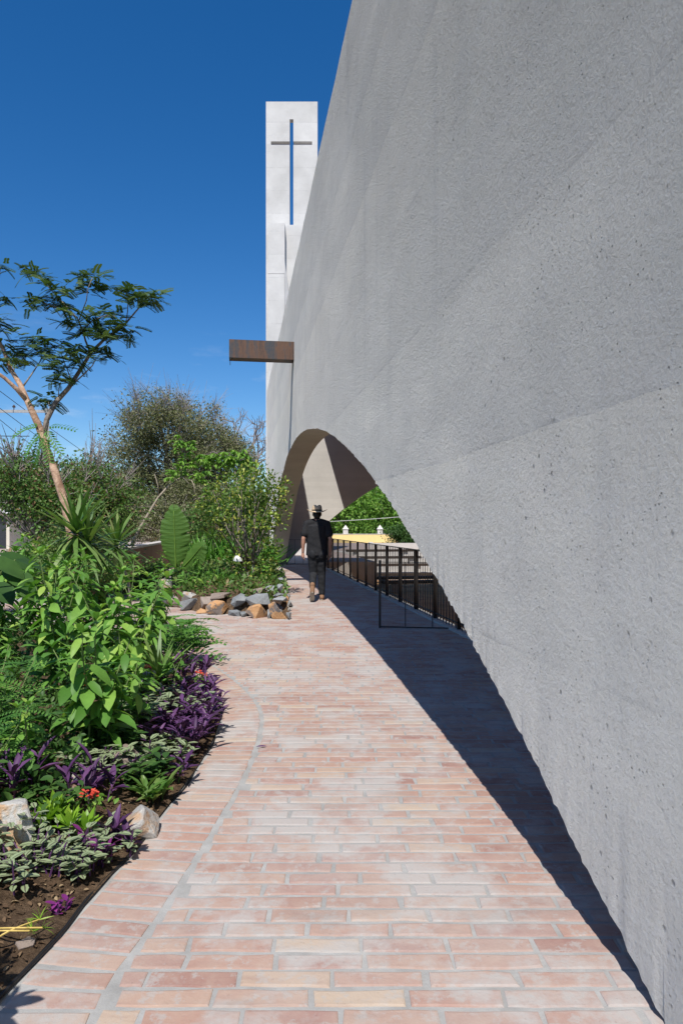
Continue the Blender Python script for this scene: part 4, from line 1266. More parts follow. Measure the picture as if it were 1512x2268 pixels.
# ---- big-leaved shrubs of the near bed
def leafy_shrub(x, y, hts, label, seed, objs=True, leafL=0.15, spread=0.30, mat='shrub'):
    r = np.random.default_rng(seed)
    z0 = soil_z(x, y) - 0.02
    root = empty('leafy_shrub', (x, y, z0))
    tag(root, label, 'shrub', 'large-leaved shrubs in the flower bed')
    items = []; st = MB()
    for h in hts:
        a = r.uniform(0, 2 * math.pi); lean = r.uniform(0.25, 1.0) * spread
        dx, dy = math.cos(a) * lean, math.sin(a) * lean
        b0 = np.array([r.normal() * 0.04, r.normal() * 0.04, 0.0])
        pt = lambda t: b0 + np.array([dx * t * (0.5 + 0.5 * t) * h / 0.9 + 0.012 * math.sin(7 * t + a), dy * t * (0.5 + 0.5 * t) * h / 0.9 + 0.012 * math.cos(6 * t), h * t])
        MB().tube([pt(t) for t in np.linspace(0, 1, 7)], list(np.linspace(0.0085, 0.003, 7)), 5).build('stem', B_['green'], root, True)
        k = 0; t = 0.16 + r.uniform(0, 0.1)
        while t < 1.0:
            az = k * 1.57 + r.normal() * 0.35 + a
            for sg in (0, math.pi):
                if r.random() < 0.08: continue
                aa = az + sg
                o = np.array([math.cos(aa), math.sin(aa), r.uniform(-0.55, 0.45)])
                L = leafL * r.uniform(0.75, 1.35) * (1.0 if t < 0.85 else 0.75)
                items.append((pt(t) + o * 0.01, o, (r.normal() * 0.25 - o[0]*0.3, r.normal() * 0.25 - o[1]*0.3, 1), L))
            k += 1; t += 0.043 / h * r.uniform(0.8, 1.25)
        for q in range(5):
            aa = q * 1.257 + a
            o = np.array([math.cos(aa) * 0.6, math.sin(aa) * 0.6, 0.8])
            items.append((pt(1.0), o, (-o[0], -o[1], 0.9), leafL * r.uniform(0.4, 0.7)))
    if objs:
        for q in range(3):
            leaf_objs(root, M_SHRUB[q], items[q::3])
    else:
        me = scatter('foliage', LEAF, [i[0] for i in items], [i[1] for i in items], [i[2] for i in items], [i[3] for i in items], L_[mat])
        link('foliage', me, root)['kind'] = 'stuff'
    return root

leafy_shrub(-1.40, 3.82, [0.62, 0.72, 0.55, 0.78, 0.66, 0.5], 'tall leafy green shrub nearest the grey boulder with drooping lance leaves', 1)
leafy_shrub(-1.52, 4.75, [0.95, 0.86, 1.0, 0.8, 0.7, 0.92], 'tall leafy green shrub in the middle of the flower bed before the purple patch', 2)
leafy_shrub(-2.05, 4.95, [1.02, 0.92, 1.08, 0.8, 0.95], 'leafy green shrub rising above the feathery saplings at the left', 3)
leafy_shrub(-1.82, 6.1, [0.92, 0.80, 0.98, 0.7, 0.85, 0.6], 'leafy green shrub behind the small spiky plant', 4)
leafy_shrub(-2.05, 7.7, [0.76, 0.86, 0.66, 0.80, 0.7, 0.9], 'leafy green shrub leaning over the bricks before the rock island', 5, True, 0.15, 0.42)
leafy_shrub(-2.55, 6.6, [1.05, 0.95, 1.0, 0.9, 0.7, 0.85, 1.02], 'leafy green shrub below the smaller spiky palm', 6, False)
leafy_shrub(-3.0, 5.9, [1.1, 1.0, 1.15, 0.95, 0.8, 1.05, 0.9], 'leafy green shrub at the left edge under the big dark leaves', 7, False)
leafy_shrub(-3.4, 7.6, [1.12, 1.05, 1.0, 1.15, 0.9, 0.8, 1.1], 'leafy green shrub behind the taller spiky palm stem', 8, False)
leafy_shrub(-4.3, 7.8, [1.1, 1.2, 1.05, 1.15, 0.9, 1.0, 1.1], 'leafy green shrub at the far left of the bed', 9, False)
leafy_shrub(-2.9, 8.2, [0.95, 0.8, 0.9, 0.7, 0.85, 0.6], 'leafy green shrub beside the path bend before the brown wall', 10, False)
leafy_shrub(-1.95, 3.7, [0.6, 0.55, 0.5, 0.45, 0.58], 'low leafy green shrub at the lower left among feathery leaves', 12, False, 0.11)

leafy_shrub(-1.17, 1.42, [0.98, 0.9, 1.05, 0.8], 'leafy shrub just left of the camera at the near end of the bed', 13, False, 0.14, 0.12)
for i, (x, y, hh, lab) in enumerate(((-2.35, 2.5, [0.7, 0.8, 0.6, 0.75, 0.5], 'leafy shrub left of the frame beside the pale boulder'), (-2.9, 3.5, [0.9, 0.8, 1.0, 0.7, 0.85], 'leafy shrub left of the frame behind the feathery saplings'), (-2.1, 1.2, [0.6, 0.7, 0.5, 0.65], 'leafy shrub left of the camera at the near end'),
        (-3.6, 4.9, [1.0, 1.1, 0.9, 0.8, 1.05], 'leafy shrub at the outer left of the bed'), (-3.4, 2.2, [0.8, 0.7, 0.9, 0.6], 'leafy shrub far left of the camera'))):
    leafy_shrub(x, y, hh, lab, 160 + i, False, 0.14, 0.3)
# ---- feathery saplings
def feather(x, y, n, h, label, seed, L=0.26, tpl=FROND, mat='fern', spread=0.3):
    r = np.random.default_rng(seed)
    z0 = soil_z(x, y) - 0.02
    root = empty('feathery_sapling', (x, y, z0)); tag(root, label, 'sapling', 'feathery saplings in the flower bed')
    st = MB(); P, D, N, LL = [], [], [], []
    for s_ in range(n):
        a = r.uniform(0, 6.28); ln = r.uniform(0.3, 1) * spread; hh = h * r.uniform(0.7, 1.1)
        pt = lambda t: np.array([math.cos(a) * ln * t, math.sin(a) * ln * t, hh * t])
        st.tube([pt(t) for t in np.linspace(0, 1, 5)], list(np.linspace(0.006, 0.002, 5)), 5)
        for k in range(11):
            t = 0.25 + 0.75 * k / 10; aa = a + k * 2.4 + r.normal() * 0.3
            P.append(pt(t)); D.append((math.cos(aa), math.sin(aa), r.uniform(0.0, 0.6))); N.append((r.normal() * 0.2, r.normal() * 0.2, 1)); LL.append(L * r.uniform(0.7, 1.2))
    st.build('stem', B_['green'], root, True)
    link('foliage', scatter('foliage', tpl, P, D, N, LL, L_[mat], False), root)['kind'] = 'stuff'
feather(-1.85, 3.55, 7, 0.55, 'feathery fine-leaved sapling at the left edge above the purple spikes', 21, 0.20)
feather(-1.72, 3.15, 5, 0.42, 'low feathery sapling behind the pale boulder at the left edge', 22, 0.17)
feather(-2.3, 4.2, 6, 0.75, 'taller feathery sapling at the left edge beneath the leafy shrubs', 23, 0.22)
feather(-1.62, 6.9, 6, 0.42, 'fern-like plant reaching over the bricks beyond the spiky plant', 24, 0.30, FROND_OV)
feather(-2.0, 8.3, 5, 0.30, 'fern-like plant at the bend of the path', 25, 0.32, FROND_OV)

# ---- spiky palms (dracaena)
def spiky(x, y, z0, heads, label, seed, L=0.45, nleaf=46, stem=True):
    r = np.random.default_rng(seed)
    root = empty('spiky_palm', (x, y, z0)); tag(root, label, 'palm', 'spiky palms in the flower bed')
    for hi_, (ctrl) in enumerate(heads):
        pts = [Vector(c) - Vector((x, y, z0)) for c in ctrl]
        if stem:
            cc = []
            for i in range(len(pts) - 1):
                for t in np.linspace(0, 1, 5)[:-1]: cc.append(pts[i].lerp(pts[i+1], t) + Vector((r.normal() * 0.004, r.normal() * 0.004, 0)))
            cc.append(pts[-1])
            MB().tube(cc, list(np.linspace(0.022, 0.014, len(cc))), 8).build('stem', B_['pale'], root, True)
        top = pts[-1]; up, down = [], []
        for k in range(nleaf):
            f = k / nleaf
            aa = k * 2.39996 + r.normal() * 0.1
            el = 1.35 - 2.0 * f + r.normal() * 0.12
            d = np.array([math.cos(aa) * math.cos(el), math.sin(aa) * math.cos(el), math.sin(el)])
            (up if f < 0.6 else down).append((tuple(top + Vector((0, 0, 0.05 - 0.10 * f))), d, (-d[0]*0.6 + r.normal()*0.1, -d[1]*0.6, 1.0 - abs(d[2]) * 0.5), L * r.uniform(0.75, 1.12)))
        leaf_objs(root, M_SPIKE, up); leaf_objs(root, M_SPIKED, down)
b1 = at(152, 1440, 7.6); t1 = at(168, 1182, 7.6); t1b = at(188, 1215, 7.7)
spiky(b1.x, b1.y, 0.11, [[(b1.x, b1.y, 0.1), at(149, 1330, 7.6), at(152, 1290, 7.6), at(166, 1225, 7.6), t1], [at(150, 1312, 7.6), at(178, 1265, 7.7), at(196, 1205, 7.7)]],
      'taller two-headed spiky palm with bare grey stems in the bed', 31, 0.60, 58)
b2 = at(290, 1420, 9.0); 
spiky(b2.x, 9.0, 0.10, [[(b2.x, 9.0, 0.1), at(288, 1300, 9.0), at(274, 1255, 9.0), at(258, 1208, 9.0)]], 'smaller spiky palm with pale bent stem before the brown wall', 32, 0.54, 54)
b3 = gnd(352, 1545, 0.05)
spiky(b3.x, b3.y, 0.05, [[(b3.x, b3.y, 0.05), (b3.x, b3.y, 0.17)]], 'small stemless spiky plant beside the upright boulder', 33, 0.42, 54)

# ---- ground plants: purple heart, striped inch plant, rosettes, oyster plant
def clump(name, label, cat, group, x, y, n, mat, tpl, L, h, spread, seed, sub=7, upness=0.6, stemmat='purple'):
    r = np.random.default_rng(seed)
    z0 = soil_z(x, y) - 0.01
    root = empty(name, (x, y, z0)); tag(root, label, cat, group)
    st = MB(); P, D, N, LL = [], [], [], []
    for s_ in range(n):
        a = r.uniform(0, 6.28); rad = math.sqrt(r.random()) * spread
        b0 = np.array([math.cos(a) * rad, math.sin(a) * rad, 0]); ln = r.uniform(0.1, 0.6) * h; ta = a + r.normal() * 0.7
        hh = h * r.uniform(0.55, 1.1)
        pt = lambda t: b0 + np.array([math.cos(ta) * ln * t * t, math.sin(ta) * ln * t * t, hh * t])
        st.tube([pt(0), pt(0.5), pt(1)], [0.004, 0.0035, 0.0025], 4)
        for k in range(sub):
            t = 0.3 + 0.7 * k / (sub - 1); aa = ta + k * 2.5 + r.normal() * 0.3
            el = upness * r.uniform(0.4, 1.3)
            P.append(pt(t)); D.append((math.cos(aa) * math.cos(el), math.sin(aa) * math.cos(el), math.sin(el))); N.append((-math.cos(aa) * 0.5, -math.sin(aa) * 0.5, 1)); LL.append(L * r.uniform(0.65, 1.25))
    st.build('stems', L_[stemmat], root)['kind'] = 'stuff'
    link('foliage', scatter('foliage', tpl, P, D, N, LL, L_[mat]), root)['kind'] = 'stuff'
PH = tpl_leaf(0.22, 0.18, 0.35)
ZB = tpl_leaf(0.44, 0.16, 0.1)
ph = [(-0.93, 4.55, 'purple-leaved plant at the middle of the purple patch by the bricks'), (-0.96, 4.15, 'purple-leaved plant at the near end of the purple patch by the bricks'), (-1.0, 5.0, 'purple-leaved plant at the widest bulge of the bed edge'),
      (-1.12, 5.35, 'purple-leaved plant at the far end of the purple patch')]
for i, (x, y, lab) in enumerate(ph):
    clump('purple_plant', lab, 'plant', 'purple-leaved plants', x - 0.05, y, 22, 'purple', PH, 0.115, 0.19, 0.14, 50 + i, 7, 0.75)
ph2 = [(-1.22, 3.32, 'purple spiky plant behind the coral red flower'), (-1.52, 3.18, 'purple spiky plant left of the bright green rosettes'), (-1.75, 3.35, 'purple plant in shade at the left edge under the feathery leaves'), (-1.55, 6.35, 'dark purple plant in shade behind the small spiky plant'), (-1.3, 6.2, 'purple plant beneath the fern-like leaves')]
for i, (x, y, lab) in enumerate(ph2):
    clump('purple_plant', lab, 'plant', 'purple-leaved plants', x, y, 6, 'purple', PH, 0.125, 0.15, 0.09, 60 + i, 7, 0.9)
zb = [(-1.22, 4.85, 'striped silver-leaved plant between the upright boulder and the purple patch', 34, 0.085, 0.15), (-1.05, 4.72, 'striped silver-leaved plant amid the purple patch', 22, 0.08, 0.17), (-1.35, 4.5, 'striped silver-leaved plant before the upright boulder', 28, 0.085, 0.14),
      (-1.22, 2.62, 'striped silver-leaved plant at the left edge in front of the boulder', 30, 0.06, 0.13), (-1.10, 2.72, 'striped silver-leaved plant just below the bright green rosettes', 30, 0.06, 0.12), (-1.02, 2.86, 'striped silver-leaved plant nearest the bricks below the red flower', 16, 0.055, 0.10),
      (-1.38, 2.8, 'striped silver-leaved plant left of the bright green rosettes', 18, 0.06, 0.13), (-1.15, 3.75, 'striped silver-leaved plant above the grey boulder', 24, 0.075, 0.14), (-1.28, 3.55, 'striped silver-leaved plant in shade left of the grey boulder', 20, 0.07, 0.12)]
for i, (x, y, lab, n, L, h) in enumerate(zb):
    clump('striped_plant', lab, 'plant', 'striped silver-leaved plants', x, y, n, 'zebra', ZB, L, h, 0.14, 70 + i, 6, 0.3, 'purple')
clump('magenta_plant', 'small magenta-leaved plant between the striped leaves and the bricks', 'plant', None, -1.01, 2.80, 5, 'magenta', ZB, 0.055, 0.12, 0.06, 90, 6, 1.1)
clump('magenta_plant', 'tiny magenta sprig on bare soil at the edge of the bricks', 'plant', None, -0.985, 2.42, 3, 'magenta', ZB, 0.04, 0.05, 0.03, 91, 5, 0.7)
clump('oyster_plant', 'dark green and purple oyster plant in front of the grey boulder', 'plant', None, -0.965, 2.98, 3, 'purple', PH, 0.12, 0.06, 0.04, 92, 8, 1.0)
clump('oyster_plant', 'green strap-leaved plant on the soil just above the grey boulder', 'plant', None, -0.95, 3.45, 4, 'spike', PH, 0.13, 0.06, 0.06, 93, 8, 0.9, 'dark')

for i, (x, y, m_, t_, L, n, h, lab) in enumerate(((-1.06, 3.62, 'dark', LEAFW, 0.07, 22, 0.13, 'dark green low plant on the soil right above the grey boulder'), (-1.02, 3.95, 'zebra', ZB, 0.075, 20, 0.13, 'striped dark plant at the near foot of the purple patch'),
        (-1.32, 3.05, 'dark', LEAFW, 0.06, 18, 0.12, 'dark green low plant between the left boulder and the bright rosettes'), (-1.32, 3.9, 'dark', LEAFW, 0.08, 26, 0.16, 'dark green low plant under the nearest leafy shrub'), (-0.98, 3.72, 'purple', PH, 0.10, 8, 0.12, 'small purple plant at the bed edge above the grey boulder'), (-1.45, 2.55, 'dark', LEAFW, 0.06, 18, 0.12, 'dark green low plant at the left edge above the yellow runners'))):
    clump('low_plant', lab, 'plant', 'low plants on the bed soil', x, y, n, m_, t_, L, h, 0.14, 140 + i, 7, 0.5, 'dark')
def rosettes(x, y, label, seed, n=7, L=0.085):
    r = np.random.default_rng(seed); z0 = soil_z(x, y)
    root = empty('rosette_plant', (x, y, z0)); tag(root, label, 'plant')
    items = []; st = MB()
    for s_ in range(n):
        a = r.uniform(0, 6.28); rad = math.sqrt(r.random()) * 0.12
        c = np.array([math.cos(a) * rad, math.sin(a) * rad, r.uniform(0.03, 0.10)])
        st.tube([(c[0], c[1], 0), tuple(c)], 0.006, 5)
        for k in range(13):
            f = k / 13; aa = k * 2.4; el = 1.25 - 1.25 * f
            d = np.array([math.cos(aa) * math.cos(el), math.sin(aa) * math.cos(el), math.sin(el)])
            items.append((tuple(c), d, (-d[0], -d[1], 0.8), L * r.uniform(0.8, 1.2)))
    st.build('stem', B_['green'], root); leaf_objs(root, M_ROS, items)
rosettes(-1.19, 2.95, 'bright yellow-green rosette plant under the red flower', 95)

def flowers(x, y, label, seed, nh=3, zc=0.12, leaves=40):
    r = np.random.default_rng(seed); z0 = soil_z(x, y)
    root = empty('red_flower', (x, y, z0)); tag(root, label, 'flower', 'red flowers in the bed')
    st = MB()
    for q in range(nh):
        c = np.array([r.normal() * 0.022, r.normal() * 0.022, zc + r.normal() * 0.02])
        MB().tube([(0, 0, 0), tuple(c * 0.5 + np.array([0.01, 0, 0.02])), tuple(c)], 0.003, 5).build('stem', B_['green'], root)
        items = []
        for k in range(10):
            aa = k * 0.628 * 2
            d = np.array([math.cos(aa), math.sin(aa) - 0.3, 0.35 + r.normal() * 0.2]); items.append((c + r.normal(size=3) * 0.006, d, (r.normal() * 0.2, -0.5, 1), 0.022))
        link('petals', scatter('petals', LEAFW, [i[0] for i in items], [i[1] for i in items], [i[2] for i in items], [i[3] for i in items], L_['flower']), root)
    P = r.normal(size=(leaves, 3)) * np.array([0.05, 0.05, 0.02]) + np.array([0, 0.02, zc * 0.6])
    link('foliage', scatter('foliage', LEAFW, P, rdir(leaves, 0.5, r), rdir(leaves, 1.5, r), r.uniform(0.02, 0.035, leaves), L_['sun']), root)['kind'] = 'stuff'
flowers(-1.12, 3.08, 'coral red flower head above the bright green rosettes', 101, 3, 0.15, 60)
flowers(-1.16, 5.62, 'red flowers on a bright green clump behind the purple patch', 103, 4, 0.16, 160)
flowers(-1.42, 4.95, 'red flowers half hidden beside the leafy shrub', 104, 3, 0.26, 30)
flowers(-1.75, 4.6, 'small red flower deep among the shrub stems', 105, 2, 0.20, 30)
flowers(-2.05, 5.2, 'pink-red flowers in the shade between two leafy shrubs', 106, 2, 0.35, 30)

leafy_shrub(-1.33, 4.25, [0.42, 0.36, 0.48, 0.4, 0.3], 'low young leafy shrub before the striped leaves of the purple patch', 14, False, 0.12, 0.3)
leafy_shrub(-1.62, 3.35, [0.34, 0.42, 0.3, 0.38], 'low young leafy shrub behind the bright green rosettes', 15, False, 0.11, 0.3)
leafy_shrub(-1.3, 5.25, [0.3, 0.34, 0.26], 'low young leafy shrub between the upright boulder and the red flowers', 16, False, 0.10, 0.25)
# yellow runners with pale plantlets on the bare soil
for i, (A, B_p, lab) in enumerate(((gnd(-20, 2070, 0.03), gnd(95, 2068, 0.05), 'uppermost yellow runner with pale plantlets on the bare soil'), (gnd(-20, 2105, 0.03), gnd(88, 2050, 0.05), 'middle yellow runner with pale plantlet on the bare soil'), (gnd(-20, 2075, 0.03), gnd(72, 2075, 0.05), 'lowest yellow runner with pale plantlets on the bare soil'))):
    root = empty('yellow_runner', (A.x, A.y, 0.02)); tag(root, lab, 'plant', 'yellow runners')
    pts = [A.lerp(B_p, t) + Vector((0, -0.05 * math.sin(math.pi * t), 0.03 * math.sin(math.pi * t) + 0.02)) - root.location for t in np.linspace(0, 1, 9)]
    MB().tube(pts, 0.003, 5).build('stem', L_['yellowstem'], root)
    e = np.array(pts[-1]); r = np.random.default_rng(i)
    link('plantlet', scatter('plantlet', BLADE, np.tile(e, (9, 1)), rdir(9, 0.5, r), rdir(9, 1, r), 0.045, L_['lime']), root)

# fallen purple leaf on the path
fl = scatter('fallen_leaf', tpl_leaf(0.24, 0.05, 0.3), [gnd(566, 1654, 0.012)], [(1, 0.06, 0.05)], [(0, -0.2, 1)], 0.074, L_['purple'])
tag(link('fallen_leaf', fl), 'single purple leaf lying on the sunlit bricks', 'leaf')

# low cover that hides the soil deeper in the bed
n = 9000
yy = rng.uniform(2.6, 9.3, n); dd = 0.42 + np.abs(rng.normal(0, 1.0, n))
xx = np.interp(yy, ecy, ecx) - dd * (0.75 + 0.1 * yy)
P_ = np.stack([xx, yy, np.array([soil_z(a, b) for a, b in zip(xx, yy)]) + np.abs(rng.normal(0, 0.10, n))], 1)
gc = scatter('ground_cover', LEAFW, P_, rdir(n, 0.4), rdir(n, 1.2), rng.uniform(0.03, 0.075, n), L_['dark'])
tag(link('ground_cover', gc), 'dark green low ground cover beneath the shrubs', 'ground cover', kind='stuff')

n = 5000
yy = rng.uniform(-0.8, 4.5, n); xx = np.interp(yy, ecy, ecx) - 0.95 - np.abs(rng.normal(0, 1.6, n))
P_ = np.stack([xx, yy, 0.14 + np.abs(rng.normal(0, 0.10, n))], 1)
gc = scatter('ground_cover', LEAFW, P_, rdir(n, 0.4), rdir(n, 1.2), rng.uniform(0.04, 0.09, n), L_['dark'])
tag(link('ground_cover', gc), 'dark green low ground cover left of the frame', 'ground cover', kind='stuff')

# big dark leaves hanging in at the left edge
pd = empty('philodendron', (-3.35, 5.6, soil_z(-3.35, 5.6))); tag(pd, 'broad dark-leaved plant at the left edge above the shrubs', 'plant')
M_BIG = tpl_to_mesh('leaf', tpl_leaf(0.62, 0.3, 0.08), L_['dark'])
big = []; stm = MB(); r = np.random.default_rng(77)
for k, (px, py) in enumerate(((10, 1235), (45, 1262), (75, 1240), (15, 1290), (35, 1225), (-20, 1260), (60, 1290))):
    p = at(px, py, 5.4 + 0.1 * k) - pd.location
    big.append((tuple(p - Vector((0.15, 0, 0))), (0.8, r.normal() * 0.3, -0.25), (0.1, -0.4, 1), 0.34)); stm.tube([(0, 0, 0), (p.x * 0.4, p.y * 0.4, p.z * 0.7), tuple(p - Vector((0.15, 0, 0)))], [0.012, 0.01, 0.006], 5)
leaf_objs(pd, M_BIG, big); stm.build('stem', B_['green'], pd, True)

# ================================================================== ROCK ISLAND PLANTS
# banana-like plant: two great leaves
def great_leaf(base, tip, width, face, bend, root, name, mat, seed, tear=0.0):
    base, tip = Vector(base), Vector(tip); d = (tip - base); L = d.length; d.normalize()
    side_ = face.cross(d).normalized() * -1; n = d.cross(side_)
    nu, nv = 40, 8; mb = MB(); r = np.random.default_rng(seed)
    notch = {(int(r.integers(4, 38)), int(s2)): float(r.uniform(0.72, 0.9)) for s2 in (-1, 1, -1, -1, 1)}
    for i in range(nu + 1):
        s_ = i / nu
        hw = width / 2 * (math.sin(math.pi * min(1, s_ * 0.93 + 0.04)) ** 0.55) * (1.0 if s_ < 0.75 else 1 - 0.35 * (s_ - 0.75) / 0.25)
        if i == nu: hw *= 0.25
        c = base + d * L * s_ + n * (bend * s_ * s_)
        for j in range(-nv, nv + 1):
            t = j / nv
            rip = 0.012 * math.sin(i * 2.1 + abs(j) * 0.25) * abs(t) + 0.10 * width * abs(t) ** 1.6
            p = c + side_ * (hw * t * (notch.get((i, int(math.copysign(1, t))), 1.0) if abs(t) > 0.4 else 1.0) * (1 + 0.05 * mnoise.noise(Vector((i * 0.6, t * 2, seed))))) + n * rip + d * (0.16 * width * abs(t))
            mb.v.append(tuple(p - root.location))
    w = 2 * nv + 1
    for i in range(nu):
        for j in range(2 * nv): mb.f.append((i*w+j, i*w+j+1, (i+1)*w+j+1, (i+1)*w+j))
    o = mb.build(name, mat, root, True)
    rib = [base + d * L * s_ + n * (bend * s_ * s_ - 0.012) - root.location for s_ in np.linspace(-0.02, 0.97, 12)]
    MB().tube(rib, list(np.linspace(0.018, 0.005, 12)), 6).build('midrib', L_['sun'], o, True)
def mat_banana():
    t = NT('banana leaf'); v = t.pos()
    st = t.noise(3.0, 4, 0.6, t.n('ShaderNodeMapping', Vector=v, Rotation=(0, R(14), 0), Scale=(0.6, 0.6, 16)).outputs[0]).outputs['Fac']
    c = t.mix(t.rng_(st, 0.35, 0.65), C4((0.075, 0.165, 0.028)), C4((0.115, 0.225, 0.045)))
    return t.out(c, 0.42, 0.45, t.bump(st, 0.5, 0.02), 0.0, 0.3, C4((0.22, 0.36, 0.05))[:3])
M['banana'] = mat_banana()
bp = Vector((at(390, 1262, 15.4).x, 15.4, 0.3))
bn = empty('banana_plant', bp); tag(bn, 'banana-like plant with one huge upright leaf on the rock island', 'plant')
great_leaf(at(390, 1262, 15.4), at(384, 1128, 15.2), 0.66, Vector((0.05, -1, 0.1)), 0.05, bn, 'upright_leaf', M['banana'], 1)
great_leaf(at(396, 1266, 15.3), at(456, 1212, 14.9), 0.62, Vector((-0.35, -0.8, 0.35)), -0.12, bn, 'drooping_leaf', M['banana'], 2)
MB().tube([(0, 0, -0.05), (0.0, 0, 0.1), tuple(at(390, 1255, 15.4) - bp)], [0.06, 0.05, 0.022], 10).build('stalk', B_['green'], bn, True)

# lime tree
def citrus():
    base = Vector((at(553, 1318, 13.6).x, 13.6, 0.25))
    root = empty('lime_tree', base); tag(root, 'bushy lime tree with yellow-green leaves beside the arch leg', 'tree', 'garden trees')
    r = np.random.default_rng(4); tr = MB(); P, D, N, LL = [], [], [], []
    ends = [(470, 1085), (455, 1120), (505, 1060), (535, 1062), (560, 1045), (585, 1065), (605, 1085), (615, 1078), (600, 1120), (575, 1110), (545, 1100), (515, 1110), (490, 1140),
            (530, 1150), (565, 1160), (590, 1165), (610, 1150), (505, 1185), (545, 1200), (580, 1215), (600, 1205), (520, 1230), (560, 1245), (590, 1250), (500, 1262), (535, 1270), (575, 1275), (480, 1110), (612, 1112), (550, 1130),
            (510, 1290), (550, 1292), (590, 1285), (525, 1085), (570, 1080), (470, 1150), (485, 1275)]
    fork = [at(548, 1262, 13.6) - base, at(562, 1250, 13.5) - base, at(540, 1255, 13.8) - base]
    for f in fork: tr.tube([(0, 0, -0.06), tuple(f * 0.5 + Vector((0.02, 0, 0))), tuple(f)], [0.045, 0.036, 0.028], 8)
    for k, (px, py) in enumerate(ends):
        Y = 13.6 + r.normal() * 0.38
        e = at(px, py, Y) - base; f = fork[k % 3]
        mid = f.lerp(e, 0.5) + Vector((r.normal() * 0.06, r.normal() * 0.06, 0.05))
        if e.z < f.z: f = Vector((0, 0, 0.1)); mid = f.lerp(e, 0.5) + Vector((0, 0, 0.04))
        tr.tube([tuple(f), tuple(mid), tuple(e)], [0.02, 0.012, 0.004], 6)
        n = 105
        pts = np.array(e)[None] + r.normal(size=(n, 3)) * np.array([0.125, 0.125, 0.105])
        P.append(pts); dd = unit(pts - np.array(mid)[None]) * 0.6 + r.normal(size=(n, 3)) * 0.6; D.append(dd); N.append(r.normal(size=(n, 3)) * 0.6 + np.array([0, -0.2, 1])); LL.append(r.uniform(0.055, 0.10, n))
    tr.build('trunk', B_['grey'], root, True)
    link('crown', scatter('crown', tpl_leaf(0.48, 0.12, 0.2), np.concatenate(P), np.concatenate(D), np.concatenate(N), np.concatenate(LL), L_['citrus']), root)['kind'] = 'stuff'
    lm = mat_plain('lime peel', (0.26, 0.36, 0.06), 0.4, 0.5)
    for px, py in ((601, 1137), (611, 1139), (536, 1180)):
        MB().ball(at(px, py, 13.1) - base, (0.034, 0.034, 0.037)).build('lime', lm, root, True)
citrus()
bg_ = at(527, 1237, 13.3)
tag(MB().add([(-.09,0,-.04),(-.02,-.04,-.06),(.08,-.01,-.05),(.06,.03,.01),(-.05,.03,.05),(.0,-.02,.06),(.05,-.03,.02),(-.07,-.02,.02)],[(0,1,7),(1,6,5,7),(1,2,6),(2,3,6),(6,3,5),(5,3,4),(7,5,4),(7,4,0),(0,4,3,2),(0,2,1)]).build('white_bag', M['white'], None, False, bg_), 'small crumpled white bag caught in the lime tree', 'bag')

def tuft(x, y, z0, n, L, mat, label, seed, spread=0.25, name='grass_tuft', cat='grass'):
    r = np.random.default_rng(seed)
    root = empty(name, (x, y, z0)); tag(root, label, cat)
    P = r.normal(size=(n, 3)) * np.array([spread, spread, 0]); D = rdir(n, 1.3, r); D[:, 2] = np.abs(D[:, 2])
    link('blades', scatter('blades', BLADE, P, D, r.normal(size=(n, 3)) * 0.3 + np.array([0, 0, 0.3]), L * r.uniform(0.6, 1.2, n), L_[mat], False, 0.6), root)['kind'] = 'stuff'
for i, (px, py, Y, n, L, s_, lab) in enumerate(((470, 1262, 19.5, 420, 0.85, 0.45, 'tall bright green grass between the banana leaf and the lime tree'), (520, 1262, 20.5, 380, 0.9, 0.4, 'tall green grass right behind the lime tree stems'),
        (435, 1300, 13.6, 160, 0.32, 0.22, 'low green tuft at the front of the rock island'), (480, 1302, 13.0, 200, 0.30, 0.25, 'low green tuft under the lime tree'), (575, 1262, 21, 300, 0.7, 0.3, 'green grass at the foot of the arch leg'))):
    p = at(px, py, Y); tuft(p.x, Y, 0.3, n, L, 'grass', lab, 110 + i, s_)
p = at(470, 1190, 19.0)
r0 = np.random.default_rng(9)
sg = empty('young_palm', (p.x, 19.0, 0.3)); tag(sg, 'young spiky palm behind the banana leaf', 'palm')
MB().tube([(0, 0, 0), (0.02, 0, p.z - 0.3)], [0.02, 0.014], 7).build('stem', B_['pale'], sg, True)
nn = 46; Dn = rdir(nn, 0.1, r0)
link('crown', scatter('crown', BLADE, np.tile([0.02, 0, p.z - 0.3], (nn, 1)), Dn, np.tile([0, 0.2, 1.0], (nn, 1)), 0.5, L_['spike'], False, 0.7), sg)['kind'] = 'stuff'
# shallow rusty bowl on the far side of the island
bw_ = at(466, 1251, 20.0)
bl = MB().tube([(0, 0, 0), (0, 0, 0.05), (0, 0, 0.09)], [0.3, 0.48, 0.52], 20).build('rusty_bowl', M['rust'], None, True, (bw_.x, 18.2, 0.34))
tag(bl, 'shallow rusty bowl among the rocks at the back of the island', 'bowl')

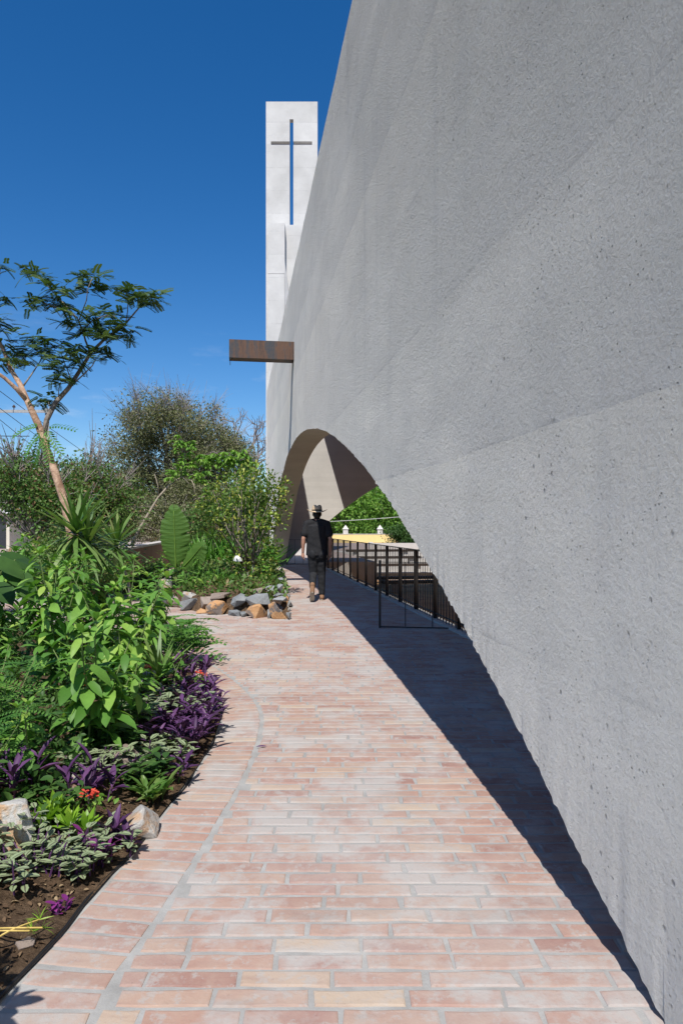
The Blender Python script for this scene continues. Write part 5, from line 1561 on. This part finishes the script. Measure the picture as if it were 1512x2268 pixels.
# low planting that covers the island soil
rI = np.random.default_rng(71); n = 5200
xi, yi = [], []
while len(xi) < n:
    x_, y_ = rI.uniform(-4.2, -0.8), rI.uniform(10.6, 23)
    if in_poly(x_, y_, ISL_IN): xi.append(x_); yi.append(y_)
P_ = np.stack([xi, yi, 0.30 + np.abs(rI.normal(0, 0.09, n))], 1)
P_[:, 2] -= 0.12 * np.exp(-(P_[:, 1] - 10.6) * 1.2)
ic = scatter('island_cover', LEAFW, P_, rdir(n, 0.6, rI), rdir(n, 1.2, rI), rI.uniform(0.06, 0.12, n), L_['hedge'])
tag(link('island_cover', ic), 'low leafy ground cover on the rock island', 'ground cover', kind='stuff')
for i, (px, py, Y_, hh, lab) in enumerate(((425, 1305, 12.3, [0.35, 0.4, 0.3, 0.38], 'small leafy shrub at the left front of the rock island'), (470, 1300, 12.6, [0.28, 0.34, 0.3, 0.26], 'small leafy shrub at the middle front of the rock island'), (590, 1300, 13.2, [0.4, 0.35, 0.45, 0.3], 'small leafy shrub at the right corner of the rock island under the lime tree'),
        (440, 1280, 15.0, [0.5, 0.55, 0.45, 0.6], 'leafy shrub right of the banana leaf stalk'), (350, 1290, 14.5, [0.5, 0.6, 0.45, 0.5], 'leafy shrub left of the banana leaf stalk'))):
    q_ = at(px, py, Y_)
    sh_ = leafy_shrub(q_.x, Y_, hh, lab, 130 + i, False, 0.13, 0.3); sh_.location.z = 0.22

# ---- slender sapling with pale green leaf bunches, leaning right
def bunch_tree(name, label, stems, bunches, mat, Lf, Y, seed, base, bark='pale', nleaf=30, spread=0.14):
    r = np.random.default_rng(seed)
    root = empty(name, base); tag(root, label, 'tree', 'garden trees'); b = Vector(base); tr = MB()
    for pts, rad in stems:
        pp = [at(px, py, Y + dy) - b for px, py, dy in pts]
        tr.tube(pp, list(np.linspace(rad[0], rad[1], len(pp))), 7)
    tr.build('trunk', B_[bark], root, True)
    P, D, N = [], [], []
    for (px, py, dy) in bunches:
        c = np.array(at(px, py, Y + dy) - b)
        for q in range(nleaf // 6):
            cc = c + r.normal(size=3) * spread
            for k in range(6):
                aa = k * 1.047 + r.normal() * 0.2
                P.append(cc); D.append((math.cos(aa), math.sin(aa), -0.25 + r.normal() * 0.2)); N.append((r.normal() * 0.2, r.normal() * 0.2, 1))
    link('crown', scatter('crown', tpl_leaf(0.36, 0.35, 0.1), P, D, N, Lf * r.uniform(0.7, 1.2, len(P)), L_[mat]), root)['kind'] = 'stuff'
bs = at(286, 1222, 18.5)
bunch_tree('leaning_sapling', 'slender leaning sapling with pale stem and light green leaf bunches behind the brown wall',
    [([(280, 1262, 0), (288, 1215, 0), (310, 1170, 0), (335, 1128, 0.1), (352, 1100, 0.1), (375, 1075, 0.1), (400, 1058, 0.2), (430, 1050, 0.2), (450, 1048, 0.2)], (0.05, 0.012)), ([(352, 1100, 0.1), (350, 1075, 0.0), (343, 1050, 0)], (0.02, 0.007)), ([(400, 1058, 0.2), (408, 1020, 0.2), (412, 985, 0.2)], (0.018, 0.006)), ([(418, 1052, 0.2), (430, 1075, 0), (432, 1105, 0)], (0.014, 0.006))],
    [(385, 1045, 0.2), (395, 1025, 0), (412, 1000, 0.3), (420, 985, 0), (400, 985, 0.2), (440, 1050, 0), (450, 1062, 0.3), (425, 1035, 0.2), (380, 1050, -0.1), (405, 1040, 0.3), (445, 1040, 0.1), (410, 975, 0.1), (440, 1015, 0.2)], 'sun', 0.17, 18.5, 41, (at(280, 1262, 18.5).x, 18.5, 0.2), 'pale', 36, 0.10)
bunch_tree('umbrella_tree', 'small umbrella-leaved tree with glossy green leaves above the lime tree',
    [([(525, 1262, 0), (528, 1180, 0), (530, 1100, 0), (520, 1040, 0)], (0.05, 0.02)), ([(528, 1110, 0), (490, 1050, 0.2), (470, 1020, 0.2)], (0.03, 0.01)), ([(530, 1100, 0), (545, 1050, 0), (552, 1020, 0)], (0.03, 0.01))],
    [(465, 1015, 0.2), (480, 1008, 0), (500, 1020, 0.3), (520, 1015, 0), (540, 1010, -0.2), (555, 1022, 0), (490, 1025, 0), (510, 1008, 0.2), (548, 1030, 0.3), (530, 1025, 0), (455, 1025, 0)], 'sun', 0.22, 19.5, 42, (at(525, 1262, 19.5).x, 19.5, 0.25), 'grey', 36, 0.10)

# ================================================================== TREES AND BUSHES BEHIND
def crown_tree(name, label, cat, Y, ells, nclump, nleaf, leafL, mat, base_px, seed, group, trunk_r=0.15, bark='grey', tpl=SIMPLE, clump_r=0.5, depth=None, twigs=0, twigL=0.8, up=0.2, twigmat=None, flecks=None):
    r = np.random.default_rng(seed)
    bx = at(base_px, 1165, Y).x
    root = empty(name, (bx, Y, 0)); tag(root, label, cat, group)
    s_ = Y / F; cen = []
    area = np.array([e[2] * e[3] for e in ells], float); area /= area.sum()
    for _ in range(nclump):
        e = ells[int(r.choice(len(ells), p=area))]
        d = r.normal(size=3); d /= np.linalg.norm(d); d *= r.random() ** (1 / 2.2)
        c = at(e[0] + d[0] * e[2], e[1] + d[2] * e[3], Y)
        dep = depth if depth else e[2] * s_
        cen.append(np.array([c.x - bx, d[1] * dep, max(0.12, c.z)]))
    cen = np.array(cen)
    tr = MB(); mid = cen.mean(0)
    zt = max(0.3, np.percentile(cen[:, 2], 20) * 0.7)
    tr.tube([(0, 0, -0.1), (mid[0] * 0.2, 0, zt * 0.5), (mid[0] * 0.45, 0, zt)], [trunk_r, trunk_r * 0.8, trunk_r * 0.62], 9)
    fork = np.array([mid[0] * 0.45, 0, zt])
    for c in cen[:: max(1, len(cen) // 60)]:
        m = fork * 0.45 + c * 0.55 + r.normal(size=3) * 0.12 * np.linalg.norm(c - fork); m[2] += 0.04 * np.linalg.norm(c - fork)
        tr.tube([tuple(fork * 0.98), tuple(m), tuple(c)], [trunk_r * 0.4, trunk_r * 0.2, trunk_r * 0.05], 5, False)
    tr.build('trunk', B_[bark], root, True)
    n = nclump * nleaf
    cr_ = clump_r * r.uniform(0.6, 1.3, nclump)
    off = r.normal(size=(n, 3)) * 0.55
    P = np.repeat(cen, nleaf, 0) + off * np.repeat(cr_, nleaf)[:, None] * np.array([1, 1, 0.75])
    P[:, 2] = np.maximum(P[:, 2], 0.05)
    D = unit(off) * 0.7 + r.normal(size=(n, 3)) * 0.7; D[:, 2] -= 0.25
    N = r.normal(size=(n, 3)) * 0.8; N[:, 2] += 0.8
    link('crown', scatter('crown', tpl, P, D, N, leafL * r.uniform(0.6, 1.35, n), L_[mat], False), root)['kind'] = 'stuff'
    if flecks:
        fi = r.choice(n, flecks[1]); link('young_growth', scatter('young_growth', tpl, P[fi] * 1.0 + np.array([0, 0, 0.12]), D[fi], N[fi], leafL * 1.1, L_[flecks[0]], False), root)['kind'] = 'stuff'
    if twigs:
        tw = MB(); sel = r.choice(nclump, twigs, p=(cen[:, 2] ** 3) / (cen[:, 2] ** 3).sum())
        cm = cen.mean(0)
        for i in sel:
            c = cen[i]; o = (c - cm) / np.array([1, 1, 0.8]); o /= max(1e-6, np.linalg.norm(o)); o = o * 0.7 + np.array([0, 0, up]) + r.normal(size=3) * 0.55
            L = twigL * r.uniform(0.5, 1.3)
            a = c; b = c + o * L * 0.55 + r.normal(size=3) * 0.05; e = b + (o + r.normal(size=3) * 0.3) * L * 0.5
            tw.tube([tuple(a), tuple(b), tuple(e)], [0.016, 0.010, 0.004], 3, False)
            for q in range(3):
                t = r.uniform(0.3, 0.9); s0 = a + (b - a) * t; s1 = s0 + (o + r.normal(size=3) * 0.7) * L * 0.4
                tw.tube([tuple(s0), tuple(s1)], [0.008, 0.003], 3, False)
        link('twigs', tw.mesh('twigs', B_[twigmat or 'twig']), root)['kind'] = 'stuff'
GB = 'trees behind the garden'
crown_tree('old_tree', 'great grey-olive tree with bare twiggy top in the middle distance', 'tree', 38,
    [(395, 990, 125, 110), (300, 1030, 60, 85), (490, 1010, 70, 95), (400, 1100, 165, 70), (350, 930, 60, 50), (290, 1130, 80, 50), (500, 1120, 80, 60)], 330, 260, 0.13, 'olive', 400, 201, GB, 0.4, 'grey', SIMPLE, 0.75, 3.6, 700, 0.8, 0.4)
crown_tree('hedge_bush', 'dense dark bush at the foot of the great olive tree', 'bush', 32, [(330, 1150, 120, 45), (460, 1160, 90, 40)], 90, 240, 0.12, 'olive', 390, 202, GB, 0.12, 'grey', SIMPLE, 0.6, 1.6, 60, 0.5)
crown_tree('pomegranate_bush', 'large garden bush with bronze shoot tips at the left edge below the utility pole', 'bush', 15, [(75, 1100, 75, 70), (10, 1090, 60, 75), (140, 1130, 70, 70), (60, 1040, 50, 30), (150, 1190, 60, 50)], 120, 130, 0.085, 'hedge', 90, 203, GB, 0.07, 'grey', SIMPLE, 0.38, 1.0, 120, 0.45, 0.7, None, ('bronze', 900))
crown_tree('garden_bush', 'green bush right of the orange-barked trunk with reddish shoots', 'bush', 17, [(225, 1090, 75, 60), (200, 1050, 40, 35), (260, 1110, 60, 50), (200, 1170, 80, 50)], 90, 130, 0.085, 'hedge', 220, 204, GB, 0.06, 'grey', SIMPLE, 0.4, 0.9, 80, 0.5, 0.7, None, ('bronze', 500))
crown_tree('low_bush', 'low round dark-leaved bush behind the spiky palms', 'bush', 12.5, [(170, 1210, 70, 45), (90, 1230, 60, 35), (235, 1235, 45, 30)], 60, 110, 0.075, 'hedge', 150, 205, GB, 0.04, 'grey', SIMPLE, 0.28, 0.6)
crown_tree('garden_bush', 'green bush behind the lime tree and the young palm', 'bush', 26, [(480, 1150, 60, 40), (540, 1130, 55, 60), (440, 1180, 40, 30), (580, 1160, 40, 50)], 80, 120, 0.13, 'hedge', 500, 206, GB, 0.08, 'grey', SIMPLE, 0.5, 1.0, 40, 0.6)
crown_tree('far_tree', 'blue-green tree top at the left horizon behind the bush', 'tree', 46, [(60, 1060, 90, 40), (160, 1060, 60, 40), (240, 1080, 60, 40)], 90, 110, 0.22, 'hedge', 100, 207, GB, 0.2, 'grey', SIMPLE, 0.9, 2.0, 30, 0.8)
crown_tree('low_bush', 'light leafy bush filling the bed before the brown wall', 'bush', 10.8, [(215, 1255, 60, 30), (120, 1270, 80, 35), (20, 1270, 70, 40)], 60, 100, 0.075, 'hedge', 120, 208, GB, 0.04, 'grey', SIMPLE, 0.25, 0.5)
crown_tree('low_bush', 'bushy green plants along the brown wall by the banana leaf', 'bush', 14.2, [(335, 1275, 40, 25), (300, 1300, 35, 20)], 30, 110, 0.07, 'hedge', 320, 215, GB, 0.03, 'grey', SIMPLE, 0.22, 0.4)
# seen through the arch
GA = 'trees seen through the arch'
crown_tree('shade_tree', 'sunlit green tree seen through the left of the arch', 'tree', 66, [(770, 1120, 60, 50), (720, 1130, 50, 50), (760, 1170, 70, 25)], 120, 120, 0.30, 'sun', 760, 209, GA, 0.3, 'grey', SIMPLE, 1.0, 2.5)
crown_tree('shade_tree', 'sunlit green tree seen through the right of the arch', 'tree', 70, [(860, 1110, 70, 55), (900, 1140, 60, 50), (850, 1170, 80, 25)], 150, 120, 0.30, 'sun', 860, 210, GA, 0.3, 'grey', SIMPLE, 1.0, 2.5)
crown_tree('shade_tree', 'dark tree filling the gap behind the two sunlit trees', 'tree', 84, [(800, 1110, 140, 70), (940, 1120, 120, 70), (680, 1120, 100, 60)], 170, 110, 0.42, 'hedge', 810, 211, GA, 0.35, 'grey', SIMPLE, 1.5, 3)
crown_tree('planter_shrub', 'dark green shrub growing in the raised planter', 'shrub', 41.3, [(882, 1183, 24, 17), (908, 1182, 22, 20), (895, 1195, 45, 8)], 60, 120, 0.12, 'dark', 878, 212, None, 0.05, 'grey', SIMPLE, 0.45, 0.8)

# bare tree
def bare_tree():
    Y = 44; base = Vector((at(560, 1165, Y).x, Y, 0)); r = np.random.default_rng(18)
    root = empty('bare_tree', base); tag(root, 'leafless grey tree with tangled branches beside the tower', 'tree', GB)
    tr = MB()
    def grow(p, d, L, rad, k):
        m = p + d * L * 0.5 + r.normal(size=3) * 0.06 * L; e = p + d * L + r.normal(size=3) * 0.08 * L
        tr.tube([tuple(p), tuple(m), tuple(e)], [rad, rad * 0.85, rad * 0.65], 6 if k > 2 else 4, False)
        if k == 0: return
        for q in range(3 if k > 1 else 4):
            nd = d + r.normal(size=3) * 0.62 + np.array([-0.05, 0, 0.08]); nd /= np.linalg.norm(nd)
            src = e if q < 2 else m
            grow(src, nd, L * r.uniform(0.6, 0.85), rad * 0.58, k - 1)
    grow(np.array([0, 0, -0.1]), np.array([-0.05, 0, 1.0]), 3.2, 0.24, 5)
    tr.build('trunk', B_['twig'], root)
bare_tree()

# ---- the orange-barked acacia at the left
def acacia():
    Y = 10.5; base = Vector((at(165, 1165, Y).x, Y, 0.1)); r = np.random.default_rng(6)
    root = empty('acacia_tree', base); tag(root, 'leaning acacia with peeling orange bark and flat feathery leaf tiers', 'tree', 'garden trees')
    S = [([(170, 1300, 0), (158, 1180, 0), (141, 1102, 0), (122, 1045, 0), (102, 991, 0), (86, 942, 0), (61, 888, 0), (45, 851, 0.0), (25, 819, 0.1), (8, 775, 0.2), (-12, 735, 0.2)], (0.08, 0.07, 0.064, 0.06, 0.058, 0.055, 0.046, 0.040, 0.033, 0.027, 0.02)),
         ([(61, 888, 0), (38, 862, -0.1), (12, 838, -0.2), (-20, 815, -0.3)], (0.04, 0.034, 0.028, 0.02)),
         ([(98, 965, 0), (104, 930, 0.1), (123, 892, 0.15), (152, 860, 0.2), (176, 823, 0.3), (201, 782, 0.4), (230, 753, 0.4), (258, 733, 0.4), (279, 716, 0.4), (307, 683, 0.4), (330, 665, 0.4)], (0.042, 0.04, 0.038, 0.034, 0.03, 0.026, 0.022, 0.018, 0.015, 0.011, 0.006)),
         ([(152, 860, 0.2), (185, 830, 0.0), (205, 810, -0.1), (213, 795, -0.2)], (0.014, 0.011, 0.009, 0.006)),
         ([(201, 782, 0.4), (190, 755, 0.3), (184, 733, 0.2), (172, 705, 0.1), (150, 690, 0.0), (125, 680, 0), (98, 671, 0)], (0.017, 0.015, 0.013, 0.011, 0.009, 0.007, 0.005)),
         ([(172, 705, 0.1), (135, 665, 0.3), (112, 640, 0.4), (85, 612, 0.5), (62, 598, 0.5)], (0.010, 0.009, 0.007, 0.006, 0.004)),
         ([(176, 708, 0.1), (192, 665, -0.2), (195, 640, -0.3), (205, 615, -0.3)], (0.010, 0.008, 0.006, 0.004)),
         ([(184, 733, 0.2), (205, 710, 0), (230, 700, -0.2), (255, 700, -0.3)], (0.010, 0.008, 0.006, 0.004)),
         ([(279, 716, 0.4), (283, 690, 0.5), (284, 660, 0.5), (280, 640, 0.5)], (0.010, 0.008, 0.006, 0.004)),
         ([(50, 858, 0), (70, 830, 0.2), (90, 800, 0.3), (95, 780, 0.3)], (0.016, 0.012, 0.008, 0.005)),
         ([(30, 826, 0.1), (35, 800, 0.3), (40, 785, 0.3)], (0.012, 0.008, 0.005)),
         ([(130, 880, 0.15), (131, 860, 0), (137, 842, 0)], (0.008, 0.006, 0.004)),
         ([(160, 848, 0.2), (150, 820, 0.4), (140, 795, 0.5), (135, 780, 0.5)], (0.010, 0.008, 0.006, 0.004)),
         ([(-12, 735, 0.2), (-5, 650, 0.2), (2, 590, 0.2)], (0.02, 0.012, 0.005)),
         ([(98, 955, 0), (112, 915, -0.3), (108, 890, -0.3)], (0.006, 0.005, 0.003))]
    tr = MB(); br = MB()
    for i, (pts, rad) in enumerate(S):
        pp = [at(px, py, Y + dy) - base for px, py, dy in pts]
        if i == 0: pp[0].z = -0.12
        (tr if i < 2 else br).tube(pp, list(rad), 10 if i < 3 else 6)
    tr.build('trunk', B_['orange'], root, True); br.build('branches', B_['grey'], root, True)
    C_ = [(58, 598), (75, 600), (90, 612), (105, 625), (115, 640), (130, 648), (140, 640), (68, 663), (82, 668), (100, 670), (118, 675), (138, 668), (150, 682), (165, 690), (155, 715), (170, 720), (178, 735),
          (185, 612), (200, 608), (215, 618), (205, 635), (190, 640), (215, 690), (230, 688), (248, 695), (262, 702), (275, 722), (285, 735), (278, 748), (262, 745), (245, 738), (228, 742), (212, 735), (200, 722), (198, 700), (215, 712), (240, 715),
          (278, 640), (290, 645), (300, 652), (318, 655), (335, 650), (350, 655), (330, 668), (310, 665), (345, 665), (292, 660),
          (60, 755), (80, 748), (95, 755), (105, 768), (70, 770), (85, 785), (130, 765), (145, 770), (160, 780), (172, 790), (150, 795), (125, 790), (175, 800), (140, 810), (128, 812), (165, 770), (112, 785),
          (135, 832), (150, 840), (128, 842), (210, 785), (225, 782), (240, 785), (220, 775), (5, 585), (8, 720), (15, 735), (3, 760), (10, 665), (25, 785), (45, 790), (10, 800), (30, 805), (60, 795), (48, 775), (98, 885), (112, 878), (105, 895), (0, 700)]
    P, D, N, LL = [], [], [], []
    for (px, py) in C_:
        c = np.array(at(px, py, Y + 0.15 + r.normal() * 0.22) - base)
        for q in range(9):
            aa = q * 0.698 + r.uniform(0, 0.6)
            P.append(c + r.normal(size=3) * np.array([0.05, 0.05, 0.035])); D.append((math.cos(aa), math.sin(aa), 0.10 + r.normal() * 0.3)); N.append((r.normal() * 0.4, r.normal() * 0.4 - 0.35, 1)); LL.append(r.uniform(0.15, 0.27))
    link('crown', scatter('crown', tpl_frond(10, 0.145, 0.37, 62, 0.25), P, D, N, LL, L_['acacia'], False), root)['kind'] = 'stuff'
    # two long drooping pinnate leaves low on the trunk
    P, D, N, LL = [], [], [], []
    for (px, py, dx, dz) in ((92, 940, -1, -0.15), (95, 955, -0.8, -0.7), (98, 950, 0.8, -0.75), (94, 960, -0.4, -1), (104, 945, 0.7, 0.1), (96, 965, 0.35, -1)):
        P.append(np.array(at(px, py, Y - 0.1) - base)); D.append((dx, -0.2, dz)); N.append((0.1, -0.6, 0.8)); LL.append(0.42)
    link('long_leaves', scatter('long_leaves', tpl_frond(9, 0.09, 0.32, 58, 0.35), P, D, N, LL, L_['fern'], False), root)['kind'] = 'stuff'
acacia()
